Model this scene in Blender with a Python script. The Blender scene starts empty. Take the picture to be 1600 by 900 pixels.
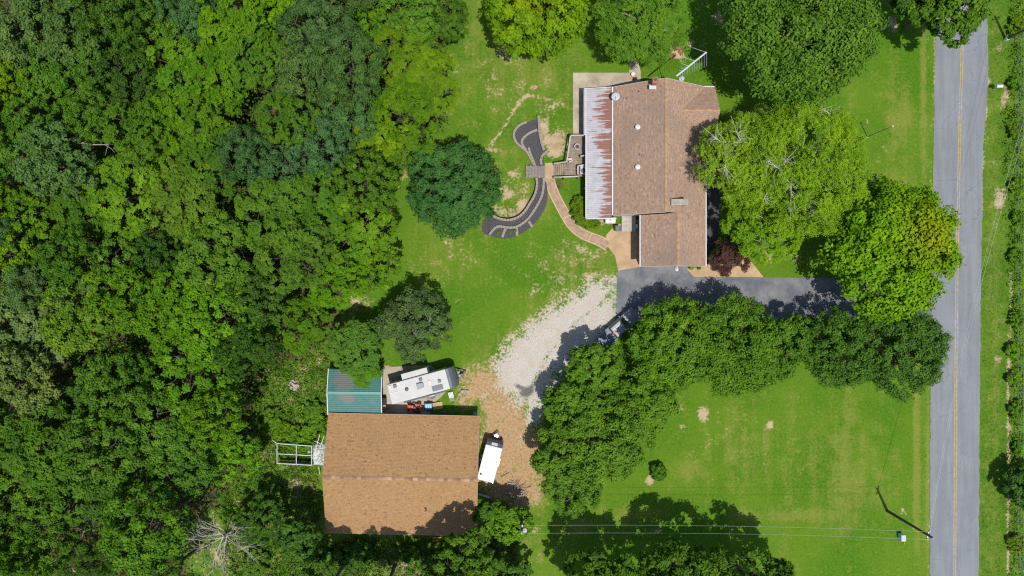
import bpy, bmesh, math, random
import numpy as np
from mathutils import Vector, Matrix

random.seed(7)
S = bpy.context.scene
C = S.collection
R = math.radians
CAM_H = 85.0
K = 0.08                      # metres on the ground per photograph pixel

# ------------------------------------------------------------------ camera
cd = bpy.data.cameras.new('camera')
cd.sensor_width = 36.0
cd.lens = 36.0 * CAM_H / (1600 * K)
cd.clip_start = 0.5
cd.clip_end = 3000
cam = bpy.data.objects.new('camera', cd)
cam.location = (0, 0, CAM_H)
C.objects.link(cam)
S.camera = cam

# ------------------------------------------------------------------ light
SUN_EL = R(71.5)
SH = Vector((-0.41, 0.91)).normalized()          # where shadows fall on the ground
w = bpy.data.worlds.new('World')
S.world = w
w.use_nodes = True
nt = w.node_tree
bg = nt.nodes['Background']
sky = nt.nodes.new('ShaderNodeTexSky')
sky.sky_type = 'NISHITA'
sky.sun_disc = False
sky.sun_elevation = SUN_EL
sky.sun_rotation = math.atan2(-SH.x, -SH.y)
nt.links.new(sky.outputs[0], bg.inputs[0])
bg.inputs[1].default_value = 0.135
sl = bpy.data.lights.new('sun', 'SUN')
sl.energy = 4.6
sl.angle = R(0.53)
sl.color = (1.0, 0.955, 0.88)
sun = bpy.data.objects.new('sun', sl)
d = Vector((SH.x * math.cos(SUN_EL), SH.y * math.cos(SUN_EL), -math.sin(SUN_EL)))
sun.rotation_euler = d.to_track_quat('-Z', 'Y').to_euler()
sun.location = (30, -60, 120)
C.objects.link(sun)
S.view_settings.view_transform = 'Standard'
S.view_settings.look = 'None'
S.view_settings.exposure = 0.0
S.view_settings.gamma = 1.0
S.render.engine = 'CYCLES'
S.cycles.max_bounces = 6
S.cycles.diffuse_bounces = 3
S.cycles.glossy_bounces = 2
S.cycles.transmission_bounces = 3
S.cycles.use_denoising = False
S.cycles.filter_width = 1.2


# ------------------------------------------------------------------ helpers
def P(px, py, h=0.0):
    """point at height h that the photograph shows at pixel (px, py)"""
    s = K * (1 - h / CAM_H)
    return Vector(((px - 800) * s, (450 - py) * s, h))


def G(px, py):
    return ((px - 800) * K, (450 - py) * K)


def tag(o, label=None, cat=None, group=None, kind=None):
    if label: o['label'] = label
    if cat: o['category'] = cat
    if group: o['group'] = group
    if kind: o['kind'] = kind
    return o


def link(name, me, parent=None, mat=None, loc=None, rz=0):
    o = bpy.data.objects.new(name, me)
    C.objects.link(o)
    if parent is not None: o.parent = parent
    if mat is not None and me is not None and not me.materials: me.materials.append(mat)
    if loc is not None: o.location = loc
    if rz: o.rotation_euler = (0, 0, rz)
    return o


def thing(name, label, cat, loc=(0, 0, 0), rz=0, group=None):
    o = bpy.data.objects.new(name, None)
    C.objects.link(o)
    o.empty_display_size = 0.3
    o.location = loc
    o.rotation_euler = (0, 0, rz)
    return tag(o, label, cat, group)


class MB:
    def __init__(self):
        self.v, self.f, self.t = [], [], []

    def add(self, vs, fs, tone=0.5):
        n = len(self.v)
        self.v += [tuple(x) for x in vs]
        self.f += [tuple(i + n for i in f) for f in fs]
        self.t += [tone] * len(fs)
        return self

    def box(self, c, s, rz=0, tone=0.5, m=None):
        x, y, z = s[0] / 2, s[1] / 2, s[2] / 2
        vs = [Vector(p) for p in ((-x, -y, -z), (x, -y, -z), (x, y, -z), (-x, y, -z), (-x, -y, z), (x, -y, z), (x, y, z), (-x, y, z))]
        if m is not None:
            vs = [m @ p for p in vs]
        if rz:
            q = Matrix.Rotation(rz, 3, 'Z')
            vs = [q @ p for p in vs]
        c = Vector(c)
        return self.add([p + c for p in vs], [(3, 2, 1, 0), (4, 5, 6, 7), (0, 1, 5, 4), (1, 2, 6, 5), (2, 3, 7, 6), (3, 0, 4, 7)], tone)

    def bar(self, a, b, wd, ht, tone=0.5):
        """a rectangular bar from a to b"""
        a, b = Vector(a), Vector(b)
        t = (b - a).normalized()
        up = Vector((0, 0, 1)) if abs(t.z) < 0.95 else Vector((1, 0, 0))
        s = t.cross(up).normalized()
        u = s.cross(t).normalized()
        vs = []
        for p in (a, b):
            for i, j in ((-1, -1), (1, -1), (1, 1), (-1, 1)):
                vs.append(p + s * (i * wd / 2) + u * (j * ht / 2))
        return self.add(vs, [(0, 1, 2, 3), (7, 6, 5, 4), (0, 4, 5, 1), (1, 5, 6, 2), (2, 6, 7, 3), (3, 7, 4, 0)], tone)

    def cyl(self, a, b, r0, r1=None, n=8, cap=True, tone=0.5):
        if r1 is None: r1 = r0
        a, b = Vector(a), Vector(b)
        t = (b - a).normalized()
        up = Vector((0, 0, 1)) if abs(t.z) < 0.95 else Vector((1, 0, 0))
        s = t.cross(up).normalized()
        u = s.cross(t).normalized()
        vs = []
        for p, r in ((a, r0), (b, r1)):
            for i in range(n):
                an = 2 * math.pi * i / n
                vs.append(p + s * (r * math.cos(an)) + u * (r * math.sin(an)))
        fs = [(i, (i + 1) % n, n + (i + 1) % n, n + i) for i in range(n)]
        if cap: fs += [tuple(range(n - 1, -1, -1)), tuple(range(n, 2 * n))]
        return self.add(vs, fs, tone)

    def tube(self, pts, radii, n=6):
        """a continuous tapered tube along points"""
        pts = [Vector(p) for p in pts]
        vs, fs = [], []
        for k, p in enumerate(pts):
            t = (pts[min(k + 1, len(pts) - 1)] - pts[max(k - 1, 0)]).normalized()
            up = Vector((0, 0, 1)) if abs(t.z) < 0.9 else Vector((1, 0, 0))
            s = t.cross(up).normalized()
            u = s.cross(t).normalized()
            for i in range(n):
                an = 2 * math.pi * i / n
                vs.append(p + (s * math.cos(an) + u * math.sin(an)) * radii[k])
        for k in range(len(pts) - 1):
            for i in range(n):
                j = (i + 1) % n
                fs.append((k * n + i, k * n + j, (k + 1) * n + j, (k + 1) * n + i))
        fs.append(tuple(range(n - 1, -1, -1)))
        fs.append(tuple(range((len(pts) - 1) * n, len(pts) * n)))
        return self.add(vs, fs)

    def prism(self, poly, z0, z1, tone=0.5):
        """extruded plan polygon (counter-clockwise)"""
        n = len(poly)
        a = sum(poly[i][0] * poly[(i + 1) % n][1] - poly[(i + 1) % n][0] * poly[i][1] for i in range(n))
        if a < 0: poly = poly[::-1]
        vs = [(p[0], p[1], z0) for p in poly] + [(p[0], p[1], z1) for p in poly]
        fs = [tuple(range(n - 1, -1, -1)), tuple(range(n, 2 * n))] + [(i, (i + 1) % n, n + (i + 1) % n, n + i) for i in range(n)]
        return self.add(vs, fs, tone)

    def profile(self, prof, y0, y1):
        """a side profile (x, z) extruded along y"""
        n = len(prof)
        vs = [(p[0], y0, p[1]) for p in prof] + [(p[0], y1, p[1]) for p in prof]
        fs = [tuple(range(n)), tuple(range(2 * n - 1, n - 1, -1))] + [(i, n + i, n + (i + 1) % n, (i + 1) % n) for i in range(n)]
        return self.add(vs, fs)

    def lathe(self, prof, n=16, c=(0, 0, 0)):
        """(r, z) profile turned about z"""
        c = Vector(c)
        vs, fs = [], []
        for r, z in prof:
            for i in range(n):
                an = 2 * math.pi * i / n
                vs.append(c + Vector((r * math.cos(an), r * math.sin(an), z)))
        for k in range(len(prof) - 1):
            for i in range(n):
                j = (i + 1) % n
                fs.append((k * n + i, k * n + j, (k + 1) * n + j, (k + 1) * n + i))
        fs.append(tuple(range(n - 1, -1, -1)))
        fs.append(tuple(range((len(prof) - 1) * n, len(prof) * n)))
        return self.add(vs, fs)

    def build(self, name, mat, parent=None, bevel=0, smooth=False, segs=2, loc=None, rz=0):
        me = bpy.data.meshes.new(name)
        me.from_pydata(self.v, [], self.f)
        at = me.attributes.new('tone', 'FLOAT', 'FACE')
        at.data.foreach_set('value', self.t)
        bm = bmesh.new()
        bm.from_mesh(me)
        bmesh.ops.recalc_face_normals(bm, faces=bm.faces)
        if bevel:
            es = [e for e in bm.edges if len(e.link_faces) == 2 and e.calc_face_angle(0) > 0.5]
            bmesh.ops.bevel(bm, geom=es, offset=bevel, segments=segs, affect='EDGES', profile=0.5, clamp_overlap=True)
        bm.to_mesh(me)
        bm.free()
        if smooth:
            me.polygons.foreach_set('use_smooth', [True] * len(me.polygons))
        me.update()
        return link(name, me, parent, mat, loc, rz)


def catmull(pts, step):
    """smooth resampled polyline"""
    pts = [Vector((p[0], p[1])) for p in pts]
    q = [pts[0] * 2 - pts[1]] + pts + [pts[-1] * 2 - pts[-2]]
    out = []
    for i in range(1, len(q) - 2):
        a, b, c, e = q[i - 1], q[i], q[i + 1], q[i + 2]
        for k in range(12):
            t = k / 12
            out.append(0.5 * ((2 * b) + (c - a) * t + (2 * a - 5 * b + 4 * c - e) * t * t + (3 * b - a - 3 * c + e) * t ** 3))
    out.append(pts[-1])
    L = [0]
    for i in range(1, len(out)): L.append(L[-1] + (out[i] - out[i - 1]).length)
    n = max(2, round(L[-1] / step))
    res, j = [], 0
    for k in range(n + 1):
        s = L[-1] * k / n
        while j < len(L) - 2 and L[j + 1] < s: j += 1
        f = (s - L[j]) / max(1e-9, L[j + 1] - L[j])
        res.append(out[j].lerp(out[j + 1], f))
    return res


def strip(pts, width):
    """left and right edges of a band along points"""
    Lf, Rt = [], []
    for i, p in enumerate(pts):
        t = (pts[min(i + 1, len(pts) - 1)] - pts[max(i - 1, 0)]).normalized()
        nrm = Vector((-t.y, t.x))
        wd = width[i] if isinstance(width, list) else width
        Lf.append(p + nrm * wd / 2)
        Rt.append(p - nrm * wd / 2)
    return Lf, Rt


def band(mb, Lf, Rt, z0, z1, tone=0.5):
    n = len(Lf)
    vs = [(p.x, p.y, z1) for p in Lf] + [(p.x, p.y, z1) for p in Rt] + [(p.x, p.y, z0) for p in Lf] + [(p.x, p.y, z0) for p in Rt]
    fs = []
    for i in range(n - 1):
        fs += [(n + i, n + i + 1, i + 1, i), (i, i + 1, 2 * n + i + 1, 2 * n + i), (n + i + 1, n + i, 3 * n + i, 3 * n + i + 1)]
    fs += [(0, 2 * n, 3 * n, n), (n - 1, 2 * n - 1, 4 * n - 1, 3 * n - 1)]
    return mb.add(vs, fs, tone)


# ------------------------------------------------------------------ materials
def new_mat(name):
    m = bpy.data.materials.new(name)
    m.use_nodes = True
    t = m.node_tree
    return m, t, t.nodes['Principled BSDF']


class NT:
    """small node helper"""
    def __init__(self, t): self.t = t
    def n(self, ty, **kw):
        x = self.t.nodes.new(ty)
        for k, v in kw.items():
            if k.startswith('_'): setattr(x, k[1:], v)
            else: x.inputs[k.replace('_', ' ')].default_value = v
        return x
    def l(self, a, b): self.t.links.new(a, b)
    def noise(self, vec, scale, detail=4, rough=0.55, dist=0.0):
        x = self.n('ShaderNodeTexNoise', Scale=scale, Detail=detail, Roughness=rough, Distortion=dist)
        self.l(vec, x.inputs['Vector'])
        return x.outputs['Fac']
    def math(self, op, a, b=None, clamp=False):
        x = self.n('ShaderNodeMath', _operation=op, _use_clamp=clamp)
        for i, v in enumerate((a, b)):
            if v is None: continue
            if isinstance(v, (int, float)): x.inputs[i].default_value = v
            else: self.l(v, x.inputs[i])
        return x.outputs[0]
    def mix(self, f, a, b):
        x = self.n('ShaderNodeMix', _data_type='RGBA')
        for i, v in ((0, f), (6, a), (7, b)):
            if isinstance(v, (int, float)): x.inputs[i].default_value = v
            elif isinstance(v, tuple): x.inputs[i].default_value = (*v, 1)
            else: self.l(v, x.inputs[i])
        return x.outputs[2]
    def ramp(self, f, stops):
        x = self.n('ShaderNodeValToRGB')
        e = x.color_ramp.elements
        while len(e) < len(stops): e.new(0.5)
        for i, (p, c) in enumerate(stops):
            e[i].position = p
            e[i].color = (*c, 1) if isinstance(c, tuple) else (c, c, c, 1)
        self.l(f, x.inputs[0])
        return x.outputs[0]
    def sstep(self, f, a, b):
        x = self.n('ShaderNodeMapRange', _interpolation_type='SMOOTHSTEP')
        self.l(f, x.inputs[0])
        x.inputs[1].default_value, x.inputs[2].default_value = a, b
        return x.outputs[0]
    def attr(self, name):
        return self.n('ShaderNodeAttribute', _attribute_name=name)
    def bump(self, h, strength, dist=0.05):
        x = self.n('ShaderNodeBump', Strength=strength, Distance=dist)
        self.l(h, x.inputs['Height'])
        return x.outputs[0]


def simple(name, col, rough=0.6, metal=0.0, var=0.12, scale=6.0, dirt=None, dirt_amt=0.3, bump=0.0, spec=0.5):
    """colour with uneven tone, a weathering stain of its own shape and fine relief"""
    m, t, b = new_mat(name)
    h = NT(t)
    co = h.n('ShaderNodeTexCoord').outputs['Object']
    a = h.noise(co, scale, 5, 0.6)
    lo = tuple(c * (1 - var) for c in col)
    hi = tuple(min(1, c * (1 + var)) for c in col)
    c = h.mix(h.sstep(a, 0.3, 0.7), lo, hi)
    if dirt:
        s = h.sstep(h.noise(co, scale * 0.35, 6, 0.65), 0.5, 0.75)
        c = h.mix(h.math('MULTIPLY', s, dirt_amt), c, dirt)
    h.l(c, b.inputs['Base Color'])
    b.inputs['Roughness'].default_value = rough
    b.inputs['Metallic'].default_value = metal
    b.inputs['Specular IOR Level'].default_value = spec
    if bump:
        h.l(h.bump(h.noise(co, scale * 6, 4, 0.6), bump, 0.02), b.inputs['Normal'])
    return m


def tone_mat(name, stops, rough=0.85, stain=None, stain_amt=0.35, stain_scale=0.25, spec=0.25, bump=0.3, fine=9.0):
    """each piece has its own tone (face attribute), with stains across pieces"""
    m, t, b = new_mat(name)
    h = NT(t)
    co = h.n('ShaderNodeNewGeometry').outputs['Position']
    c = h.ramp(h.attr('tone').outputs['Fac'], stops)
    g = h.noise(co, fine, 3, 0.6)
    c2 = h.n('ShaderNodeHueSaturation')
    h.l(c, c2.inputs['Color'])
    h.l(h.math('ADD', h.math('MULTIPLY', g, 0.34), 0.83), c2.inputs['Value'])
    c = c2.outputs[0]
    if stain:
        s = h.sstep(h.noise(co, stain_scale, 5, 0.6), 0.45, 0.7)
        c = h.mix(h.math('MULTIPLY', s, stain_amt), c, stain)
    h.l(c, b.inputs['Base Color'])
    b.inputs['Roughness'].default_value = rough
    b.inputs['Specular IOR Level'].default_value = spec
    if bump: h.l(h.bump(g, bump, 0.01), b.inputs['Normal'])
    return m


def leaf_mat(name, trans=0.36):
    m, t, b = new_mat(name)
    h = NT(t)
    oi = h.n('ShaderNodeObjectInfo')
    tone = h.attr('tone').outputs['Fac']
    warm = h.attr('warm').outputs['Fac']
    hs = h.n('ShaderNodeHueSaturation')
    h.l(oi.outputs['Color'], hs.inputs['Color'])
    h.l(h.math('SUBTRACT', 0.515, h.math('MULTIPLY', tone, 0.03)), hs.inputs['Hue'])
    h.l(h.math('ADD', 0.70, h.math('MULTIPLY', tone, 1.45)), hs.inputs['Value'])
    co = h.n('ShaderNodeTexCoord').outputs['Object']
    hs2 = h.n('ShaderNodeHueSaturation', Hue=0.49, Saturation=1.02, Value=1.2)
    h.l(hs.outputs[0], hs2.inputs['Color'])
    inner = h.mix(h.sstep(h.noise(co, 0.55, 3, 0.6), 0.42, 0.66), hs.outputs[0], hs2.outputs[0])
    c = h.mix(warm, inner, (0.31, 0.32, 0.008))
    h.l(c, b.inputs['Base Color'])
    b.inputs['Roughness'].default_value = 0.6
    b.inputs['Specular IOR Level'].default_value = 0.06
    tr = h.n('ShaderNodeBsdfTranslucent')
    ty = h.mix(0.35, c, (0.16, 0.26, 0.01))
    h.l(ty, tr.inputs['Color'])
    mx = h.n('ShaderNodeMixShader')
    mx.inputs[0].default_value = trans
    h.l(b.outputs[0], mx.inputs[1])
    h.l(tr.outputs[0], mx.inputs[2])
    h.l(mx.outputs[0], t.nodes['Material Output'].inputs[0])
    return m


def bark_mat():
    m, t, b = new_mat('bark')
    h = NT(t)
    oi = h.n('ShaderNodeObjectInfo')
    co = h.n('ShaderNodeTexCoord').outputs['Object']
    hs = h.n('ShaderNodeHueSaturation')
    h.l(oi.outputs['Color'], hs.inputs['Color'])
    g = h.noise(co, 7, 5, 0.7)
    h.l(h.math('ADD', 0.5, g), hs.inputs['Value'])
    h.l(hs.outputs[0], b.inputs['Base Color'])
    b.inputs['Roughness'].default_value = 0.9
    h.l(h.bump(g, 0.6, 0.05), b.inputs['Normal'])
    return m


def ground_mat():
    m, t, b = new_mat('ground_cover')
    h = NT(t)
    co = h.n('ShaderNodeNewGeometry').outputs['Position']
    mk = h.attr('mask')
    sep = h.n('ShaderNodeSeparateColor')
    h.l(mk.outputs['Color'], sep.inputs[0])
    dirt, gravel, dry = sep.outputs[0], sep.outputs[1], sep.outputs[2]
    rough = mk.outputs['Alpha']
    mk2 = h.attr('mask2')
    sep2 = h.n('ShaderNodeSeparateColor')
    h.l(mk2.outputs['Color'], sep2.inputs[0])
    ash, clay, litter = sep2.outputs[0], sep2.outputs[1], sep2.outputs[2]
    big = h.noise(co, 0.11, 4, 0.6)
    mid = h.noise(co, 0.55, 5, 0.65)
    fine = h.noise(co, 3.2, 4, 0.7)
    vfine = h.noise(co, 11.0, 3, 0.7)
    mm = h.n('ShaderNodeMapping')
    mm.inputs['Scale'].default_value = (1.0, 0.04, 1.0)
    h.l(co, mm.inputs[0])
    mow = h.noise(mm.outputs[0], 0.75, 3, 0.5)
    # mown grass: two greens in drifts, fine clumps, then straw-coloured dry growth
    g = h.mix(h.sstep(big, 0.35, 0.65), (0.050, 0.138, 0.009), (0.092, 0.172, 0.014))
    g = h.mix(h.math('MULTIPLY', h.sstep(fine, 0.35, 0.7), 0.55), g, (0.115, 0.215, 0.012))
    g = h.mix(h.math('MULTIPLY', h.sstep(vfine, 0.5, 0.75), 0.35), g, (0.032, 0.10, 0.005))
    dn = h.math('ADD', h.math('ADD', h.math('ADD', dry, 0.11), h.math('MULTIPLY', h.math('SUBTRACT', mow, 0.5), 1.1)), h.math('MULTIPLY', h.math('SUBTRACT', mid, 0.5), 1.7))
    dn = h.math('ADD', dn, h.math('MULTIPLY', h.math('SUBTRACT', fine, 0.5), 1.2))
    g = h.mix(h.math('MULTIPLY', h.sstep(dn, 0.1, 0.9), 0.66), g, (0.205, 0.215, 0.045))
    # rough, unmown growth
    rg = h.mix(h.sstep(mid, 0.35, 0.65), (0.05, 0.13, 0.01), (0.105, 0.18, 0.022))
    rg = h.mix(h.math('MULTIPLY', h.sstep(fine, 0.55, 0.7), 0.5), rg, (0.20, 0.17, 0.08))
    g = h.mix(rough, g, rg)
    # leaf litter under the wood
    lt = h.mix(h.sstep(fine, 0.4, 0.6), (0.05, 0.04, 0.022), (0.10, 0.075, 0.04))
    g = h.mix(h.sstep(h.math('ADD', litter, h.math('MULTIPLY', h.math('SUBTRACT', mid, 0.5), 0.8)), 0.35, 0.75), g, lt)
    # bare earth
    de = h.mix(h.sstep(mid, 0.35, 0.65), (0.36, 0.25, 0.15), (0.47, 0.36, 0.24))
    de = h.mix(h.math('MULTIPLY', h.sstep(vfine, 0.5, 0.7), 0.5), de, (0.24, 0.15, 0.075))
    de = h.mix(clay, de, h.mix(h.sstep(fine, 0.35, 0.65), (0.33, 0.195, 0.10), (0.43, 0.285, 0.165)))
    dm = h.math('ADD', dirt, h.math('ADD', h.math('MULTIPLY', h.math('SUBTRACT', mid, 0.5), 1.4), h.math('MULTIPLY', h.math('SUBTRACT', fine, 0.5), 1.6)))
    c = h.mix(h.math('MULTIPLY', h.sstep(dm, 0.42, 0.78), 0.92), g, de)
    # pale crushed stone
    gv = h.mix(h.sstep(vfine, 0.35, 0.65), (0.33, 0.30, 0.26), (0.56, 0.525, 0.475))
    gv = h.mix(h.math('MULTIPLY', h.sstep(mid, 0.42, 0.66), 0.5), gv, (0.40, 0.325, 0.23))
    gm = h.math('ADD', gravel, h.math('ADD', h.math('MULTIPLY', h.math('SUBTRACT', mid, 0.5), 1.1), h.math('MULTIPLY', h.math('SUBTRACT', fine, 0.5), 1.5)))
    c = h.mix(h.sstep(gm, 0.36, 0.70), c, gv)
    am = h.math('ADD', ash, h.math('MULTIPLY', h.math('SUBTRACT', fine, 0.5), 0.8))
    c = h.mix(h.math('MULTIPLY', h.sstep(am, 0.35, 0.7), 0.85), c, (0.085, 0.078, 0.082))
    h.l(c, b.inputs['Base Color'])
    b.inputs['Roughness'].default_value = 0.95
    b.inputs['Specular IOR Level'].default_value = 0.05
    hh = h.math('ADD', h.math('MULTIPLY', fine, 0.7), h.math('MULTIPLY', vfine, 0.5))
    h.l(h.bump(hh, 0.75, 0.12), b.inputs['Normal'])
    return m


def asphalt(name, lo, hi, crack=0.5, joint=False):
    m, t, b = new_mat(name)
    h = NT(t)
    co = h.n('ShaderNodeNewGeometry').outputs['Position']
    mp = h.n('ShaderNodeMapping')
    mp.inputs['Scale'].default_value = (1.0, 0.06, 1.0) if not joint else (0.3, 0.3, 0.3)
    h.l(co, mp.inputs[0])
    streak = h.noise(mp.outputs[0], 1.6, 4, 0.6)
    blot = h.noise(co, 0.35, 5, 0.6)
    fine = h.noise(co, 14, 3, 0.7)
    c = h.mix(h.sstep(h.math('ADD', h.math('MULTIPLY', streak, 0.6), h.math('MULTIPLY', blot, 0.4)), 0.38, 0.62), lo, hi)
    c = h.mix(h.math('MULTIPLY', h.sstep(fine, 0.35, 0.7), 0.35), c, tuple(x * 1.25 for x in hi))
    v = h.n('ShaderNodeTexVoronoi', _feature='DISTANCE_TO_EDGE', Scale=0.23)
    wp = h.n('ShaderNodeVectorMath', _operation='ADD')
    nz = h.n('ShaderNodeTexNoise', Scale=0.9, Detail=4)
    h.l(co, nz.inputs['Vector'])
    h.l(co, wp.inputs[0]); h.l(nz.outputs['Color'], wp.inputs[1])
    h.l(wp.outputs[0], v.inputs['Vector'])
    ck = h.math('SUBTRACT', 1.0, h.sstep(v.outputs['Distance'], 0.0, 0.012))
    ck = h.math('MULTIPLY', ck, h.sstep(blot, 0.42, 0.6))
    c = h.mix(h.math('MULTIPLY', ck, crack), c, tuple(x * 0.4 for x in lo))
    h.l(c, b.inputs['Base Color'])
    b.inputs['Roughness'].default_value = 0.9
    b.inputs['Specular IOR Level'].default_value = 0.3
    h.l(h.bump(fine, 0.4, 0.02), b.inputs['Normal'])
    return m


def metal_roof(name, base, stain, direction, rust=True):
    """painted sheet steel; rust or mildew runs along the ribs"""
    m, t, b = new_mat(name)
    h = NT(t)
    co = h.n('ShaderNodeTexCoord').outputs['Object']
    mp = h.n('ShaderNodeMapping')
    mp.inputs['Scale'].default_value = direction
    h.l(co, mp.inputs[0])
    st = h.noise(mp.outputs[0], 1.0, 5, 0.7)
    big = h.noise(co, 0.45, 3, 0.5)
    c = h.mix(h.sstep(h.noise(co, 1.5, 5, 0.6), 0.3, 0.7), tuple(x * 0.88 for x in base), tuple(min(1, x * 1.08) for x in base))
    a = h.attr('tone').outputs['Fac']             # how much a place on the panel has aged
    f = h.math('ADD', h.math('MULTIPLY', a, 0.72), h.math('MULTIPLY', h.math('SUBTRACT', st, 0.5), 2.3 if rust else 1.5))
    f = h.math('ADD', f, h.math('MULTIPLY', h.math('SUBTRACT', big, 0.5), 0.5))
    c = h.mix(h.math('MULTIPLY', h.sstep(f, 0.44, 0.56 if rust else 0.8), 0.88), c, stain)
    h.l(c, b.inputs['Base Color'])
    b.inputs['Roughness'].default_value = 0.5
    b.inputs['Metallic'].default_value = 0.15
    return m


M = {}
M['ground'] = ground_mat()
M['leaf'] = leaf_mat('leaf')
M['bark'] = bark_mat()
M['road'] = asphalt('road_asphalt', (0.150, 0.162, 0.176), (0.192, 0.205, 0.216), 0.4)
M['drive'] = asphalt('driveway_asphalt', (0.08, 0.092, 0.112), (0.175, 0.18, 0.185), 0.6, True)
M['yellow'] = simple('yellow_line_paint', (0.33, 0.255, 0.12), 0.8, var=0.25, scale=2.0, dirt=(0.22, 0.21, 0.2), dirt_amt=0.6)
M['concrete'] = simple('old_concrete', (0.36, 0.31, 0.235), 0.9, var=0.18, scale=0.7, dirt=(0.15, 0.13, 0.10), dirt_amt=0.75, bump=0.25)
M['tan_concrete'] = simple('stained_tan_concrete', (0.40, 0.275, 0.155), 0.85, var=0.15, scale=0.8, dirt=(0.25, 0.175, 0.115), dirt_amt=0.8, bump=0.2)
M['brick_path'] = simple('brown_stamped_concrete', (0.32, 0.215, 0.14), 0.85, var=0.2, scale=2.2, dirt=(0.24, 0.17, 0.12), dirt_amt=0.6, bump=0.4)
M['path_edge'] = simple('pale_path_edging', (0.45, 0.32, 0.19), 0.85, var=0.15, scale=2.0, bump=0.2)
M['mulch'] = simple('black_mulch', (0.062, 0.058, 0.062), 0.95, var=0.45, scale=9.0, bump=0.9)
M['block'] = simple('grey_brown_block', (0.27, 0.235, 0.20), 0.9, var=0.25, scale=3.0, dirt=(0.14, 0.12, 0.10), dirt_amt=0.5, bump=0.3)
M['deck_wood'] = simple('weathered_deck_board', (0.235, 0.19, 0.14), 0.85, var=0.25, scale=2.0, dirt=(0.12, 0.10, 0.085), dirt_amt=0.6, bump=0.3)
M['grey_wood'] = simple('silvered_timber', (0.21, 0.185, 0.16), 0.9, var=0.2, scale=3.0, dirt=(0.12, 0.10, 0.09), dirt_amt=0.5, bump=0.3)
M['rail_wood'] = simple('pale_grey_rail', (0.40, 0.37, 0.33), 0.8, var=0.15, scale=3.0, dirt=(0.2, 0.18, 0.16), dirt_amt=0.5)
M['new_wood'] = simple('raw_timber', (0.46, 0.30, 0.15), 0.8, var=0.2, scale=3.0)
M['shingle_barn'] = tone_mat('tan_shingle', [(0.0, (0.15, 0.085, 0.042)), (0.25, (0.265, 0.148, 0.060)), (0.7, (0.32, 0.182, 0.077)), (1.0, (0.38, 0.235, 0.115))], stain=(0.22, 0.13, 0.06), stain_amt=0.3)
M['shingle_house'] = tone_mat('brown_shingle', [(0.0, (0.20, 0.125, 0.088)), (0.3, (0.275, 0.178, 0.122)), (0.7, (0.335, 0.222, 0.156)), (1.0, (0.44, 0.325, 0.25))], stain=(0.20, 0.155, 0.125), stain_amt=0.5, stain_scale=0.18)
M['ridge_house'] = tone_mat('orange_ridge_cap', [(0.0, (0.31, 0.19, 0.11)), (1.0, (0.41, 0.265, 0.16))])
M['ridge_barn'] = tone_mat('mixed_ridge_cap', [(0.0, (0.20, 0.12, 0.075)), (0.5, (0.29, 0.17, 0.10)), (1.0, (0.42, 0.28, 0.18))])
M['rusty'] = metal_roof('rusting_white_sheet_steel', (0.42, 0.41, 0.425), (0.225, 0.075, 0.038), (0.3, 3.2, 1.0))
M['teal'] = metal_roof('green_sheet_steel', (0.048, 0.155, 0.138), (0.14, 0.145, 0.13), (0.5, 1.4, 1.0), rust=False)
M['white'] = simple('white_paint', (0.58, 0.58, 0.57), 0.5, var=0.04, scale=2.0, dirt=(0.5, 0.48, 0.44), dirt_amt=0.25)
M['offwhite'] = simple('white_membrane', (0.45, 0.44, 0.42), 0.6, var=0.05, scale=1.2, dirt=(0.42, 0.40, 0.36), dirt_amt=0.5)
M['siding'] = simple('cream_siding', (0.52, 0.47, 0.40), 0.7, var=0.06, scale=1.0)
M['brick'] = simple('red_brick', (0.27, 0.115, 0.07), 0.9, var=0.3, scale=5.0)
M['barn_wall'] = simple('tan_barn_siding', (0.36, 0.30, 0.22), 0.75, var=0.08, scale=1.0)
M['steel'] = simple('galvanised_steel', (0.42, 0.44, 0.47), 0.45, 0.5, var=0.12, scale=5.0)
M['alu'] = simple('bright_aluminium', (0.58, 0.60, 0.63), 0.35, 0.4, var=0.05, scale=5.0)
M['dark'] = simple('dark_grey_plastic', (0.045, 0.05, 0.06), 0.5, var=0.2, scale=4.0)
M['black'] = simple('black_rubber', (0.02, 0.02, 0.022), 0.8, var=0.2, scale=6.0)
M['rv_grey'] = simple('slate_gelcoat', (0.085, 0.10, 0.12), 0.35, var=0.08, scale=1.5)
M['rv_white'] = simple('white_gelcoat', (0.5, 0.5, 0.49), 0.35, var=0.04, scale=1.0)
M['glass'] = simple('tinted_glass', (0.03, 0.04, 0.05), 0.08, var=0.1, scale=1.0)
M['solar'] = simple('solar_cell', (0.11, 0.13, 0.155), 0.25, var=0.15, scale=4.0)
M['red'] = simple('red_paint', (0.56, 0.065, 0.03), 0.45, var=0.15, scale=4.0)
M['blue'] = simple('blue_plastic', (0.03, 0.30, 0.62), 0.5, var=0.1, scale=4.0)
M['lightblue'] = simple('pale_blue_plastic', (0.30, 0.55, 0.75), 0.5, var=0.1, scale=4.0)
M['pink'] = simple('faded_pink_cloth', (0.62, 0.42, 0.38), 0.9, var=0.15, scale=6.0)
M['truck'] = simple('grey_car_paint', (0.16, 0.175, 0.195), 0.4, 0.1, var=0.05, scale=2.0)
M['truck_bed'] = simple('blue_grey_bed_liner', (0.10, 0.13, 0.19), 0.5, var=0.15, scale=3.0)
M['tail'] = simple('red_lens', (0.55, 0.02, 0.015), 0.25, var=0.1, scale=4.0)
M['pole'] = simple('creosoted_pole', (0.085, 0.075, 0.065), 0.9, var=0.3, scale=3.0, bump=0.4)
M['orange'] = simple('orange_marker', (0.75, 0.25, 0.03), 0.6, var=0.1, scale=4.0)
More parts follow.
